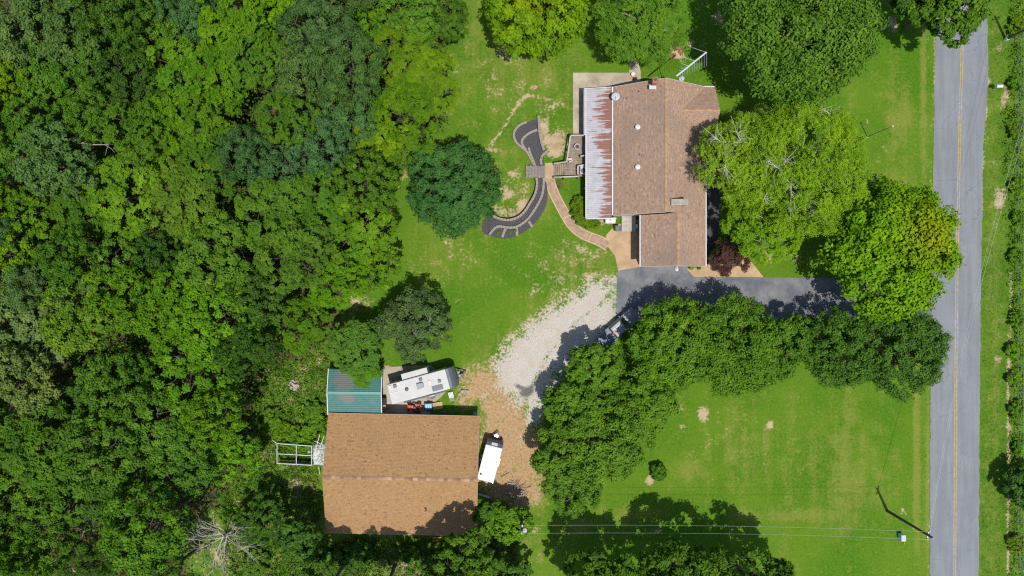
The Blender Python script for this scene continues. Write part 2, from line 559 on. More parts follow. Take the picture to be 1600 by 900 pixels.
M['tarp'] = simple('white_crumpled_tarp', (0.50, 0.53, 0.52), 0.6, var=0.15, scale=2.5, dirt=(0.25, 0.26, 0.24), dirt_amt=0.7, bump=0.6)
M['rubble'] = simple('grey_rubble', (0.34, 0.30, 0.26), 0.9, var=0.3, scale=4.0, bump=0.5)
M['twig'] = simple('dry_branch_wood', (0.34, 0.26, 0.19), 0.9, var=0.25, scale=3.0)
M['ash'] = simple('charred_wood_ash', (0.07, 0.065, 0.07), 0.95, var=0.4, scale=4.0, bump=0.8)


# ------------------------------------------------------------------ ground masks (plan shapes of bare earth, stone, dry and rough growth)
def poly_soft(X, Y, poly, soft):
    """1 inside, 0 outside, with a soft border (soft metres each way)"""
    px = np.array([G(*p) for p in poly])
    ins = np.zeros(X.shape, bool)
    dist = np.full(X.shape, 1e9)
    n = len(px)
    for i in range(n):
        x0, y0 = px[i]
        x1, y1 = px[(i + 1) % n]
        if y0 != y1:
            cond = ((y0 > Y) != (y1 > Y)) & (X < (x1 - x0) * (Y - y0) / (y1 - y0) + x0)
            ins ^= cond
        dx, dy = x1 - x0, y1 - y0
        t = np.clip(((X - x0) * dx + (Y - y0) * dy) / (dx * dx + dy * dy + 1e-12), 0, 1)
        dist = np.minimum(dist, np.hypot(X - x0 - t * dx, Y - y0 - t * dy))
    sd = np.where(ins, dist, -dist)
    return np.clip(sd / (2 * soft) + 0.5, 0, 1)


def blobs(X, Y, items):
    """(px, py, rx, ry, strength, angle) elliptical patches"""
    m = np.zeros(X.shape)
    for it in items:
        px, py, rx, ry, s = it[:5]
        a = R(it[5]) if len(it) > 5 else 0
        x0, y0 = G(px, py)
        u = ((X - x0) * math.cos(a) + (Y - y0) * math.sin(a)) / (rx * K)
        v = (-(X - x0) * math.sin(a) + (Y - y0) * math.cos(a)) / (ry * K)
        m = np.maximum(m, s * np.exp(-(u * u + v * v) ** 1.3))
    return m


def line_soft(X, Y, pts, wd, s):
    m = np.zeros(X.shape)
    q = [G(*p) for p in pts]
    for (x0, y0), (x1, y1) in zip(q[:-1], q[1:]):
        dx, dy = x1 - x0, y1 - y0
        t = np.clip(((X - x0) * dx + (Y - y0) * dy) / (dx * dx + dy * dy), 0, 1)
        dd = np.hypot(X - x0 - t * dx, Y - y0 - t * dy)
        m = np.maximum(m, s * np.exp(-(dd / wd) ** 2))
    return m


WOOD = [(-400, -400), (725, -400), (725, 10), (712, 60), (690, 100), (705, 150), (690, 205), (640, 235), (612, 265), (622, 330), (612, 400),
        (585, 440), (545, 465), (525, 530), (470, 560), (420, 590), (395, 660), (385, 740), (330, 800), (290, 830), (300, 900), (320, 1300), (-400, 1300)]
SCRUB = [(395, 560), (515, 545), (515, 650), (500, 700), (498, 840), (745, 842), (790, 800), (812, 830), (785, 1000), (280, 1000), (290, 830), (385, 740)]
GRAVEL = [(925, 441), (964, 436), (964, 505), (945, 535), (925, 560), (870, 585), (852, 630), (840, 660), (824, 668), (814, 650), (802, 628), (778, 602), (772, 570), (800, 532), (850, 490), (905, 455)]
EARTH = [(716, 586), (742, 570), (775, 560), (810, 610), (835, 655), (855, 700), (850, 790), (805, 800), (760, 780), (742, 755), (748, 690), (750, 650), (745, 638), (712, 636)]
VERGE = [(1535, -300), (1700, -300), (1700, 1200), (1531, 1200), (1533, 450), (1538, 200)]
BRAMBLE = [(1577, -300), (1900, -300), (1900, 1200), (1578, 1200), (1579, 600), (1576, 430), (1572, 300), (1565, 200), (1578, 120)]
DIRT_SPOTS = [(850, 415, 110, 60, .33), (800, 125, 110, 80, .33), (1170, 690, 160, 80, .22), (870, 190, 50, 60, .3), (680, 420, 70, 50, .3), (800, 300, 60, 70, .40), (818, 322, 24, 14, .85, 40), (800, 270, 10, 8, .7), (1110, 50, 50, 60, .33), (1555, 450, 20, 500, .25), (1220, 400, 70, 22, .42), (860, 860, 60, 50, .3), (1390, 250, 60, 160, .16), (833, 136, 10, 6, 1.0), (845, 210, 5, 40, 0.8), (868, 226, 22, 27, 0.95), (852, 205, 8, 24, .9), (770, 235, 12, 6, 0.8), (775, 262, 6, 10, 0.7), (792, 305, 16, 8, 0.85, 25), (800, 332, 45, 12, 0.75, -8),
              (820, 295, 10, 22, 0.6), (835, 70, 50, 18, 0.6), (790, 75, 20, 25, 0.55), (1080, 66, 7, 5, 1.0), (1055, 83, 24, 9, 0.9, -30), (1300, 390, 10, 8, 0.9), (1205, 395, 30, 14, 0.65), (1225, 400, 14, 9, 0.6),
              (1098, 648, 9, 15, 1.0), (1065, 665, 8, 5, 0.9), (1123, 660, 5, 7, 0.7), (1203, 663, 7, 7, 0.95), (1016, 752, 8, 10, 0.95), (1055, 640, 20, 10, 0.5), (1355, 188, 3.5, 3.5, 1.0), (1030, 829, 7, 4, 0.8),
              (838, 827, 12, 5, 0.85), (1412, 800, 4, 9, 0.8, 30), (1425, 828, 6, 4, 0.7), (1562, 310, 14, 24, 0.75), (1570, 150, 8, 30, 0.8, -15), (1563, 75, 10, 12, 0.75), (1560, 560, 7, 10, 0.8, 45),
              (630, 268, 9, 14, 0.9), (622, 285, 8, 12, 0.7), (552, 475, 14, 18, 0.65), (570, 470, 25, 14, 0.6), (460, 600, 12, 12, 0.85), (455, 625, 18, 10, 0.6), (455, 755, 22, 12, 0.7), (470, 775, 22, 9, 0.55),
              (602, 573, 14, 4, 0.8), (500, 563, 9, 6, 0.8), (395, 690, 8, 12, 0.6), (345, 870, 60, 26, 0.6), (120, 893, 30, 8, 0.7), (640, 880, 80, 16, 0.55), (660, 895, 40, 8, 0.7), (495, 835, 12, 8, 0.6),
              (905, 395, 60, 30, 0.5, 10), (925, 430, 26, 12, 0.62), (870, 440, 70, 22, 0.45, 25), (713, 468, 4, 4, 0.9), (945, 345, 12, 10, 0.85), (720, 395, 40, 30, 0.42), (700, 380, 20, 6, 0.5),
              (710, 100, 12, 30, 0.5), (705, 165, 10, 16, 0.6), (1120, 30, 20, 14, 0.6), (1395, 40, 10, 18, 0.8), (1450, 70, 6, 60, 0.35), (860, 165, 30, 16, 0.5), (995, 90, 12, 14, 0.4), (765, 120, 26, 12, 0.5)]
DRY_SPOTS = [(1280, 700, 120, 60, 0.35), (1330, 760, 80, 60, 0.45), (1230, 720, 10, 120, 0.4), (1330, 680, 14, 120, 0.35), (1432, 700, 5, 200, 0.95), (1449, 760, 3.5, 150, 0.95), (1160, 700, 60, 50, 0.3), (1075, 735, 26, 18, 0.7),
             (790, 60, 40, 60, 0.5), (840, 120, 60, 30, 0.5), (740, 40, 26, 80, 0.35), (1395, 300, 40, 100, 0.25), (1443, 150, 5, 160, 0.75), (1405, 180, 30, 60, 0.45), (900, 410, 60, 30, 0.5), (690, 400, 60, 40, 0.35),
             (830, 310, 40, 40, 0.55), (800, 100, 110, 100, .42), (740, 300, 60, 80, .3), (1545, 300, 16, 300, .45), (800, 250, 30, 50, 0.3), (1250, 805, 120, 14, 0.55), (980, 805, 90, 16, 0.35), (900, 820, 60, 20, 0.4), (830, 870, 40, 60, 0.3), (1555, 560, 8, 300, 0.5), (1545, 800, 12, 200, 0.5), (800, 545, 60, 10, 0.6, 40)]


def ground_masks(X, Y):
    earth = poly_soft(X, Y, EARTH, 1.6)
    gravel = poly_soft(X, Y, GRAVEL, 2.6) - line_soft(X, Y, [(952, 462), (900, 505), (855, 555), (825, 615), (805, 690)], .45, .34)
    gravel = np.maximum(gravel, blobs(X, Y, [(815, 690, 10, 22, 0.45), (757, 618, 10, 8, 0.6), (725, 612, 7, 4, 0.75)]))
    dirt = np.maximum(earth * 0.84, blobs(X, Y, DIRT_SPOTS))
    dirt = np.maximum(dirt, line_soft(X, Y, [(860, 155), (822, 150), (812, 160), (780, 210), (768, 225)], 0.22, 0.95))
    dirt = np.maximum(dirt, line_soft(X, Y, [(1578, 425), (1579, 470), (1576, 600), (1577, 750), (1574, 900), (1574, 1000)], 0.28, 0.85))
    dirt = np.maximum(dirt, line_soft(X, Y, [(1459, 60), (1457, 300), (1454, 600), (1452.5, 900), (1452.5, 1000)], 0.22, 0.75))
    dirt = np.maximum(dirt, line_soft(X, Y, [(1543, 100), (1544, 130), (1538, 200), (1534, 330)], 0.25, 0.7))
    dirt = np.maximum(dirt, line_soft(X, Y, [(964, 436), (920, 446), (850, 488), (795, 530), (765, 568)], 0.9, 0.62))
    dry = np.maximum(blobs(X, Y, DRY_SPOTS), earth)
    dry = np.maximum(dry, 0.55 * poly_soft(X, Y, [(900, 430), (965, 400), (965, 440), (760, 570), (735, 560)], 2.0))
    rough = np.maximum(poly_soft(X, Y, SCRUB, 1.5), np.maximum(0.35 * poly_soft(X, Y, VERGE, 0.6), poly_soft(X, Y, BRAMBLE, 0.8)))
    litter = poly_soft(X, Y, WOOD, 1.5)
    rough = np.maximum(rough, litter)
    scrub = poly_soft(X, Y, SCRUB, 1.5)
    dry = np.maximum(dry, scrub * .5)
    dirt = np.maximum(dirt, scrub * .34)
    litter = np.maximum(litter * 0.8, blobs(X, Y, [(600, 870, 120, 25, 0.5), (800, 765, 18, 22, 0.8), (770, 790, 30, 25, 0.6), (860, 225, 6, 12, 0.3), (872, 290, 10, 14, 0.7)]))
    ash = blobs(X, Y, [(823, 612, 17, 11, 0.78, 20), (812, 605, 13, 6, 0.7, -30), (832, 604, 9, 7, .6), (960, 445, 16, 5, 0.5)])
    clay = np.maximum(earth, blobs(X, Y, [(630, 268, 16, 24, 1.0), (455, 625, 40, 60, 0.6)]))
    # tyre tracks through the earth
    return dirt, gravel, dry, rough, ash, clay, litter


def mask_attrs(me, X, Y):
    dirt, gravel, dry, rough, ash, clay, litter = ground_masks(X, Y)
    a = me.color_attributes.new('mask', 'FLOAT_COLOR', 'POINT')
    a.data.foreach_set('color', np.stack([dirt, gravel, dry, rough], 1).astype('f4').ravel())
    a = me.color_attributes.new('mask2', 'FLOAT_COLOR', 'POINT')
    a.data.foreach_set('color', np.stack([ash, clay, litter, np.ones_like(ash)], 1).astype('f4').ravel())


def grid_mesh(name, xs, ys, keep=None, z=0.0):
    X, Y = np.meshgrid(xs, ys)
    nx, ny = len(xs), len(ys)
    co = np.stack([X.ravel(), Y.ravel(), np.full(X.size, z)], 1)
    i = np.arange(nx - 1)
    j = np.arange(ny - 1)
    I, J = np.meshgrid(i, j)
    a = (J * nx + I).ravel()
    f = np.stack([a, a + 1, a + 1 + nx, a + nx], 1)
    if keep is not None:
        cx = co[f].mean(1)
        k = keep(cx[:, 0], cx[:, 1])
        f = f[k]
        used = np.unique(f)
        re = np.full(len(co), -1)
        re[used] = np.arange(len(used))
        co, f = co[used], re[f]
    me = bpy.data.meshes.new(name)
    me.vertices.add(len(co))
    me.vertices.foreach_set('co', co.astype('f4').ravel())
    me.loops.add(f.size)
    me.loops.foreach_set('vertex_index', f.ravel().astype('i4'))
    me.polygons.add(len(f))
    me.polygons.foreach_set('loop_start', (np.arange(len(f)) * 4).astype('i4'))
    me.update(calc_edges=True)
    mask_attrs(me, co[:, 0], co[:, 1])
    return me


far = [100, 140, 220, 400, 900]
gx = np.concatenate([[-v for v in far[::-1]], np.arange(-74, 74.1, 0.4), far])
gy = np.concatenate([[-v for v in far[::-1]], np.arange(-46, 46.1, 0.4), far])
g = link('ground', grid_mesh('ground', gx, gy), None, M['ground'])
tag(g, kind='structure')
gm = grid_mesh('gravel_drive', np.arange(-3.5, 13.3, 0.16), np.arange(-21, 1.3, 0.16), keep=lambda x, y: poly_soft(x, y, GRAVEL, 0.8) > 0.32, z=0.006)
tag(link('gravel_drive', gm, None, M['ground']), kind='structure')

# ------------------------------------------------------------------ road
road_L = [(1462, -200), (1462, 0), (1461, 100), (1459, 200), (1457.5, 300), (1456, 450), (1454, 600), (1453, 750), (1453, 900), (1453, 1150)]
road_R = [(1542, -200), (1542, 0), (1544, 100), (1541, 170), (1536, 230), (1534.5, 300), (1532.5, 450), (1531, 600), (1530, 750), (1529, 900), (1529, 1150)]
mid_l = [(1506, -200), (1504, 0), (1502.5, 100), (1499.5, 200), (1497.5, 300), (1494.7, 450), (1493.2, 600), (1492.3, 750), (1491.6, 900), (1491, 1150)]


def road_x(line, py):
    for (x0, y0), (x1, y1) in zip(line[:-1], line[1:]):
        if y0 <= py <= y1:
            t = (py - y0) / (y1 - y0)
            return x0 + (x1 - x0) * t
    return line[-1][0]


rng = np.random.default_rng(3)
Lf, Rt = [], []
for py in np.arange(-200, 1150, 6.0):
    Lf.append(Vector(G(road_x(road_L, py) + rng.normal(0, 0.45), py)))
    Rt.append(Vector(G(road_x(road_R, py) + rng.normal(0, 0.5), py)))
mb = MB()
band(mb, Lf, Rt, -0.05, 0.02)
road = tag(mb.build('road', M['road']), kind='structure')
for off in (-1.55, 1.55):
    mb = MB()
    pts = [Vector(G(road_x(mid_l, py) + off, py)) for py in np.arange(-190, 1140, 12.0)]
    a, b_ = strip(pts, 0.11)
    band(mb, a, b_, 0.018, 0.0245)
    mb.build('centre_line', M['yellow'], road)

# ------------------------------------------------------------------ paved areas
def slab(name, poly, z0, z1, mat):
    mb = MB()
    mb.prism([G(*p) for p in poly], z0, z1)
    return tag(mb.build(name, mat), kind='structure')


slab('driveway', [(964, 421), (1000, 416), (1075, 412), (1086, 432), (1250, 434), (1400, 436), (1430, 428), (1457, 415), (1457, 515), (1430, 500), (1400, 496), (1000, 500), (972, 508), (963, 500)], -0.05, 0.012, M['drive'])
conc = slab('entry_slab', [(961, 352), (1004, 340), (1004, 416), (966, 423), (961, 400), (952, 388), (944, 380), (948, 366)], -0.05, 0.030, M['tan_concrete'])
slab('entry_walk', [(1073, 420), (1103, 416), (1103, 409), (1112, 400), (1165, 398), (1193, 433), (1084, 432.5)], -0.05, 0.030, M['tan_concrete'])
slab('patio', [(895, 114), (985, 114), (985, 150), (925, 150), (925, 214), (895, 214)], -0.05, 0.10, M['concrete'])
slab('north_path', [(985, 88), (994, 86), (1001, 112), (1001, 132), (986, 132), (983, 112)], -0.05, 0.06, M['concrete'])
slab('parking_pad', [(597, 574), (672, 570), (705, 600), (690, 620), (672, 634), (672, 655), (597, 655)], -0.05, 0.05, M['concrete'])
slab('mulch_strip', [(1101, 228), (1124, 232), (1126, 330), (1120, 380), (1106, 412), (1101, 412)], -0.02, 0.045, M['mulch'])

path_pts = catmull([G(*p) for p in [(857.5, 277), (862, 292), (868, 307), (879, 328), (890, 347), (903, 361), (920, 370), (936, 376), (950, 384)]], 0.5)
mb = MB()
a, b_ = strip(path_pts, [1.12 + 0.5 * max(0, (i / len(path_pts)) - 0.7) for i in range(len(path_pts))])
band(mb, a, b_, -0.03, 0.035)
walk = tag(mb.build('curved_walk', M['brick_path']), kind='structure')
for e in (a, b_):
    mb = MB()
    l2, r2 = strip(e, 0.13)
    band(mb, l2, r2, -0.03, 0.041)
    mb.build('edging', M['path_edge'], walk)
for k in (0.0, 0.46, 0.8):
    i = int(k * (len(path_pts) - 1))
    mb = MB()
    mb.bar((*a[i], 0.022), (*b_[i], 0.022), 0.16, 0.046)
    mb.build('joint_band', M['path_edge'], walk)
slab('walk_landing', [(851.5, 255), (864.5, 254), (865, 279), (852, 279)], -0.03, 0.055, M['tan_concrete'])

# ------------------------------------------------------------------ garden beds with block walls
blk = bpy.data.meshes.new('wall_block')
bmx = bmesh.new()
bmesh.ops.create_cube(bmx, size=1.0)
bmesh.ops.bevel(bmx, geom=bmx.edges[:], offset=0.06, segments=1, affect='EDGES')
bmx.to_mesh(blk)
bmx.free()
blk.materials.append(M['block'])


def wall_blocks(root, line, ht, wd=0.30, z0=0.0, step=0.42):
    pts = catmull([G(*p) for p in line], step)
    for p, q in zip(pts[:-1], pts[1:]):
        o = link('block', blk, root)
        c = (p + q) / 2
        o.location = (c.x, c.y, z0 + ht / 2)
        o.rotation_euler = (0, 0, math.atan2(q.y - p.y, q.x - p.x) + random.uniform(-.03, .03))
        o.scale = ((q - p).length * 0.985, wd * random.uniform(.94, 1.06), ht * random.uniform(.94, 1.05))


def bed(label, outline, lines):
    root = thing('garden_bed', label, 'garden bed')
    mb = MB()
    mb.prism([tuple(p) for p in catmull([G(*p) for p in outline + outline[:1]], 0.5)[:-1]], -0.02, 0.10)
    mb.build('mulch', M['mulch'], root)
    for ln, ht, z0 in lines: wall_blocks(root, ln, ht, z0=z0)
    return root


bed('black mulched garden bed with a looped block wall, above the plank crossing',
    [(823, 192), (840, 187), (842, 208), (846, 224), (850, 238), (848, 262), (836, 262), (830, 250), (822, 237), (808, 225), (804, 215), (805, 205), (813, 196)],
    [([(822.6, 191.6), (812, 196), (803.7, 205.7), (803, 215.5), (807.3, 224), (816, 231.3), (823, 237.5), (830.6, 251), (835, 260)], 0.35, 0),
     ([(841, 182), (842, 195), (842.8, 208), (845.8, 224), (850, 236)], 0.55, 0),
     ([(855, 237), (848, 242.4), (844.8, 250), (845.8, 258)], 0.35, 0),
     ([(839.5, 203.5), (828, 208), (818.3, 215.5), (814.7, 222.8), (818, 230), (822, 235)], 0.30, 0),
     ([(825.7, 231.3), (828.5, 241), (832.5, 251), (836, 260)], 0.45, 0)])
south = bed('black mulched garden bed curving in terraces with divider blocks, below the plank crossing',
    [(838, 280), (838.7, 291), (835, 305), (828.7, 317), (819, 332), (808.7, 341), (798, 344.5), (786, 344.5), (774, 340.5), (763, 334), (757, 341), (752.7, 356), (755.3, 364), (766, 368.5), (787.3, 372.7), (806, 369.3),
     (824.7, 358.7), (840.7, 342.7), (851.3, 325.3), (855.3, 309.3), (852.7, 283)],
    [([(838, 279), (838.7, 290.7), (835.3, 305.3), (828.7, 317.3), (819.3, 332), (808.7, 340.7), (798, 344.3), (786, 344), (774, 340), (763.3, 333.3), (752, 331)], 0.85, 0),
     ([(849.3, 279), (848.7, 294.7), (845.3, 309.3), (835.3, 328), (823.3, 344), (807.3, 354.7), (792.7, 356), (779.3, 354), (771.3, 358.7), (764.7, 367.3)], 0.60, 0),
     ([(790, 357.5), (787, 364), (784.7, 371)], 0.28, 0), ([(807.3, 356), (807.7, 362), (808, 368.7)], 0.28, 0), ([(826, 346), (829, 350.5), (831.5, 355)], 0.28, 0)])
# upper terrace soil
mb = MB()
t1 = [G(*p) for p in [(838, 279), (838.7, 290.7), (835.3, 305.3), (828.7, 317.3), (819.3, 332), (808.7, 340.7), (798, 344.3), (786, 344), (774, 340), (764, 335)]]
t2 = [G(*p) for p in [(849.3, 279), (848.7, 294.7), (845.3, 309.3), (835.3, 328), (823.3, 344), (807.3, 354.7), (792.7, 356), (779.3, 354), (771.3, 358.7), (764.7, 366)]]
A_, B_ = catmull(t1, 0.5), catmull(t2, 0.5)
n_ = min(len(A_), len(B_))
A_ = [A_[round(i * (len(A_) - 1) / (n_ - 1))] for i in range(n_)]
B_ = [B_[round(i * (len(B_) - 1) / (n_ - 1))] for i in range(n_)]
band(mb, A_, B_, 0.08, 0.36)
mb.build('terrace_mulch', M['mulch'], south)

# plank crossing
x0, y0 = G(821, 279); x1, y1 = G(851, 260)
cross = thing('plank_crossing', 'weathered grey plank footbridge between the two mulched garden beds', 'footbridge', ((x0 + x1) / 2, (y0 + y1) / 2, 0))
n = 13
for i in range(n):
    wv = (x1 - x0) / n
    mb = MB()
    mb.box((x0 - (x0 + x1) / 2 + wv * (i + .5), random.uniform(-.03, .03), 0.62 + random.uniform(-.012, .012)), (wv * 0.88, (y1 - y0) * random.uniform(.97, 1.02), 0.05))
    mb.build('plank', M['grey_wood'], cross)
for s in (-0.55, 0.55):
    mb = MB()
    mb.box((0, s, 0.32), (x1 - x0 - .1, 0.12, 0.56))
    mb.build('bearer', M['grey_wood'], cross)

# ------------------------------------------------------------------ roofs
def roof_slope(root, name, e0, e1, t0, t1, mat, slab_mat, tab=0.30, course=0.16, seed=0, th=0.14):
    """eave e0-e1 up to ridge t0-t1 (3-D points in root space): a slab with a field of shingles laid on it"""
    e0, e1, t0, t1 = map(Vector, (e0, e1, t0, t1))
    nrm = (e1 - e0).cross(t0 - e0).normalized()
    if nrm.z < 0: nrm = -nrm
    mb = MB()
    lo = Vector((0, 0, -th))
    q = [e0, e1, t1, t0]
    mb.add(q + [p + lo for p in q], [(0, 1, 2, 3), (7, 6, 5, 4), (0, 4, 5, 1), (1, 5, 6, 2), (2, 6, 7, 3), (3, 7, 4, 0)])
    sl_ = mb.build(name, slab_mat, root)
    r = np.random.default_rng(seed)
    rows = max(1, int(round((t0 - e0).length / course)))
    vs, fs, tn = [], [], []
    for j in range(rows):
        f0, f1 = j / rows, min(1.0, (j + 1.12) / rows)
        a0, a1 = e0.lerp(t0, f0), e1.lerp(t1, f0)
        b0, b1 = e0.lerp(t0, f1), e1.lerp(t1, f1)
        L = (a1 - a0).length
        nn = max(1, int(round(L / tab)))
        off = r.uniform(0, 1)
        us = np.clip((np.arange(nn + 2) - off) / nn, 0, 1)
        for k in range(nn + 1):
            u0, u1 = us[k], us[k + 1] - 0.012 / L
            if u1 - u0 < 0.01 / L: continue
            lift = 0.016 + r.uniform(0, 0.010)
            p = [a0.lerp(a1, u0) + nrm * lift, a0.lerp(a1, u1) + nrm * lift, b0.lerp(b1, u1) + nrm * 0.004, b0.lerp(b1, u0) + nrm * 0.004]
            m = len(vs)
            vs += p + [a0.lerp(a1, u0), a0.lerp(a1, u1)]
            fs += [(m, m + 1, m + 2, m + 3), (m + 4, m + 5, m + 1, m)]
            tv = float(np.clip(r.normal(0.52, 0.14), 0, 1))
            if r.random() < 0.06: tv *= 0.3
            tn += [tv, tv]
    me = bpy.data.meshes.new('shingles')
    me.from_pydata([tuple(v) for v in vs], [], fs)
    at = me.attributes.new('tone', 'FLOAT', 'FACE')
    at.data.foreach_set('value', tn)
    o = link('shingles', me, sl_, mat)
    tag(o, kind='stuff')
    return sl_


def ridge_caps(root, a, b, mat, wd=0.34, ln=0.30, seed=0, pitch=0.5):
    a, b = Vector(a), Vector(b)
    t = (b - a).normalized()
    s = t.cross(Vector((0, 0, 1))).normalized()
    r = np.random.default_rng(seed)
    n = max(2, int((b - a).length / ln))
    mb = MB()
    for k in range(n):
        p, q = a.lerp(b, k / n), a.lerp(b, (k + 1.1) / n if k < n - 1 else 1)
        hh = 0.05 + 0.012 * (k % 2)
        dn = Vector((0, 0, -wd / 2 * pitch))
        mb.add([p + s * wd / 2 + dn + Vector((0, 0, hh)), p + Vector((0, 0, hh)), p - s * wd / 2 + dn + Vector((0, 0, hh)),
                q + s * wd / 2 + dn + Vector((0, 0, hh)), q + Vector((0, 0, hh)), q - s * wd / 2 + dn + Vector((0, 0, hh)),
                p + s * wd / 2 + dn, p - s * wd / 2 + dn, q + s * wd / 2 + dn, q - s * wd / 2 + dn],
               [(0, 1, 4, 3), (1, 2, 5, 4), (6, 0, 3, 8), (2, 7, 9, 5)], float(r.uniform(0, 1)))
    o = mb.build('ridge_cap', mat, root)
    tag(o, kind='stuff')
    return o


def gable_wall(mb, x0, x1, y, z0, ze, zr, th):
    xm = (x0 + x1) / 2
    vs = [(x0, y, z0), (x1, y, z0), (x1, y, ze), (xm, y, zr), (x0, y, ze)]
    mb.add(vs + [(a, b + th, c) for a, b, c in vs], [(0, 1, 2, 3, 4), (9, 8, 7, 6, 5), (0, 5, 6, 1), (1, 6, 7, 2), (2, 7, 8, 3), (3, 8, 9, 4), (4, 9, 5, 0)])


# ------------------------------------------------------------------ barn (workshop)
BR = R(-1.2)
barn = thing('workshop', 'large tan-shingled gable workshop with a wide low roof, standing among trees', 'building', (-13.25, -22.6, 0), BR)
bw, bl, be, brg = 18.3, 14.5, 2.6, 4.42
roof_slope(barn, 'roof_slope', (-bw / 2, bl / 2, be), (bw / 2, bl / 2, be), (-bw / 2 - .1, 0, brg), (bw / 2 + .05, 0, brg), M['shingle_barn'], M['siding'], seed=1)
roof_slope(barn, 'roof_slope', (-bw / 2, -bl / 2, be), (bw / 2, -bl / 2, be), (-bw / 2 - .1, 0, brg), (bw / 2 + .05, 0, brg), M['shingle_barn'], M['siding'], seed=2)
ridge_caps(barn, (-bw / 2 - .1, 0, brg), (bw / 2 + .05, 0, brg), M['ridge_barn'], 0.36, 0.5, 3, 0.3)
for sx in (-1, 1):                                   # gable walls with the siding boards told apart
    mb = MB()
    xx = sx * (bw / 2 - 0.45)
    vs = [(xx, -bl / 2 + .4, 0), (xx, bl / 2 - .4, 0), (xx, bl / 2 - .4, be - .05), (xx, 0, brg - .2), (xx, -bl / 2 + .4, be - .05)]
    mb.add(vs + [(a - sx * .12, b, c) for a, b, c in vs], [(0, 1, 2, 3, 4), (9, 8, 7, 6, 5), (0, 5, 6, 1), (1, 6, 7, 2), (2, 7, 8, 3), (3, 8, 9, 4), (4, 9, 5, 0)])
    mb.build('gable_wall', M['barn_wall'], barn)
for sy in (-1, 1):
    mb = MB()
    mb.box((0, sy * (bl / 2 - 0.46), (be - .15) / 2), (bw - 0.95, 0.12, be - .15))
    mb.build('side_wall', M['barn_wall'], barn)
    mb = MB()
    mb.box((0, sy * (bl / 2 + 0.015), be - .09), (bw, 0.03, 0.2))
    mb.build('fascia', M['siding'], barn)
dr = MB().box((bw / 2 - .40, 2.0, 1.2), (0.08, 3.2, 2.4)).build('roller_door', M['white'], barn)
for k in range(1, 4): MB().box((bw / 2 - .35, 2.0, k * .6), (0.03, 3.2, 0.03)).build('door_rib', M['siding'], dr)
for yy in (-3.4, -5.2):
    wn = MB().box((-bw / 2 + .41, yy, 1.5), (0.08, 1.0, 1.1)).build('window', M['glass'], barn)
    MB().box((-bw / 2 + .38, yy, .9), (0.14, 1.2, 0.08)).build('sill', M['white'], wn)
q = P(665.5, 797, 3.7)
loc_b = Matrix.Rotation(-BR, 3, 'Z') @ (Vector((q.x, q.y, 0)) - Vector((-13.25, -22.6, 0)))
mb = MB()
mb.cyl((loc_b.x, loc_b.y, 3.1), (loc_b.x, loc_b.y, 4.05), 0.07, n=10)
mb.cyl((loc_b.x, loc_b.y, 4.05), (loc_b.x, loc_b.y, 4.12), 0.13, 0.10, n=10)
mb.build('vent_pipe', M['dark'], barn)

# ladder lying at the south wall
mb = MB()
p0 = P(676, 839.5, 0.9); p1 = P(700, 840.5, 0.9)
ld = thing('ladder', 'yellow ladder showing under the workshop eave', 'ladder', (p0.x, p0.y, 0))
for dy in (0, -0.42): MB().bar((0, dy, 0.9), (p1.x - p0.x, p1.y - p0.y + dy, 0.9), 0.06, 0.09).build('rail', M['orange'], ld)
for k in range(6):
    t = (k + .5) / 6
    MB().bar(((p1.x - p0.x) * t, (p1.y - p0.y) * t, .9), ((p1.x - p0.x) * t, (p1.y - p0.y) * t - .42, .9), 0.04, 0.04).build('rung', M['orange'], ld)
for t in (0.1, 0.9): MB().box(((p1.x - p0.x) * t, (p1.y - p0.y) * t - .2, .43), (0.12, 0.5, 0.86)).build('trestle', M['grey_wood'], ld)

# ------------------------------------------------------------------ green carport
cx, cy = -19.1, -12.68
cw, cl = 6.5, 5.6
cp = thing('carport', 'green ribbed metal carport with mildewed roof against the workshop', 'carport', (cx, cy, 0), R(-0.6))
ce, cr = 2.2, 2.75


def rib_panel(root, x0, x1, v0, v1, hf, name, mat, age, along='x', ribs=3, nu=10):
    """one sheet with raised ribs; hf(v) gives its height across"""
    mb = MB()
    vs, fs, prof = [], [], []
    for k in range(ribs):
        for u, hh in ((0.0, 0.0), (0.36, 0.0), (0.46, 0.045), (0.64, 0.045), (0.74, 0.0)): prof.append(((k + u) / ribs, hh))
    prof.append((1.0, 0.0))
    n = len(prof)
    tones = []
    for i in range(nu + 1):
        for f, hh in prof:
            v = v0 + (v1 - v0) * f
            x = x0 + (x1 - x0) * i / nu
            z = hf(v) if along == 'x' else hf(x)
            vs.append((x, v, z + hh))
    for i in range(nu):
        for j in range(n - 1):
            fs.append((i * n + j, (i + 1) * n + j, (i + 1) * n + j + 1, i * n + j + 1))
            tones.append(age((x0 + (x1 - x0) * (i + .5) / nu), v0 + (v1 - v0) * prof[j][0]))
    mb.v, mb.f, mb.t = vs, fs, tones
    o = mb.build(name, mat, root)
    md = o.modifiers.new('sheet', 'SOLIDIFY')
    md.thickness = 0.012
    return o


def cp_h(v): return cr - (cr - ce) * abs(v) / (cl / 2)
def cp_age(x, v): return 1.5 * math.exp(-(((x + 1.3) / 1.6) ** 2 + ((v - 1.2) / 1.5) ** 2)) + 1.3 * math.exp(-(((x + .6) / 1.2) ** 2 + ((v + 0.9) / 0.7) ** 2)) + 0.06


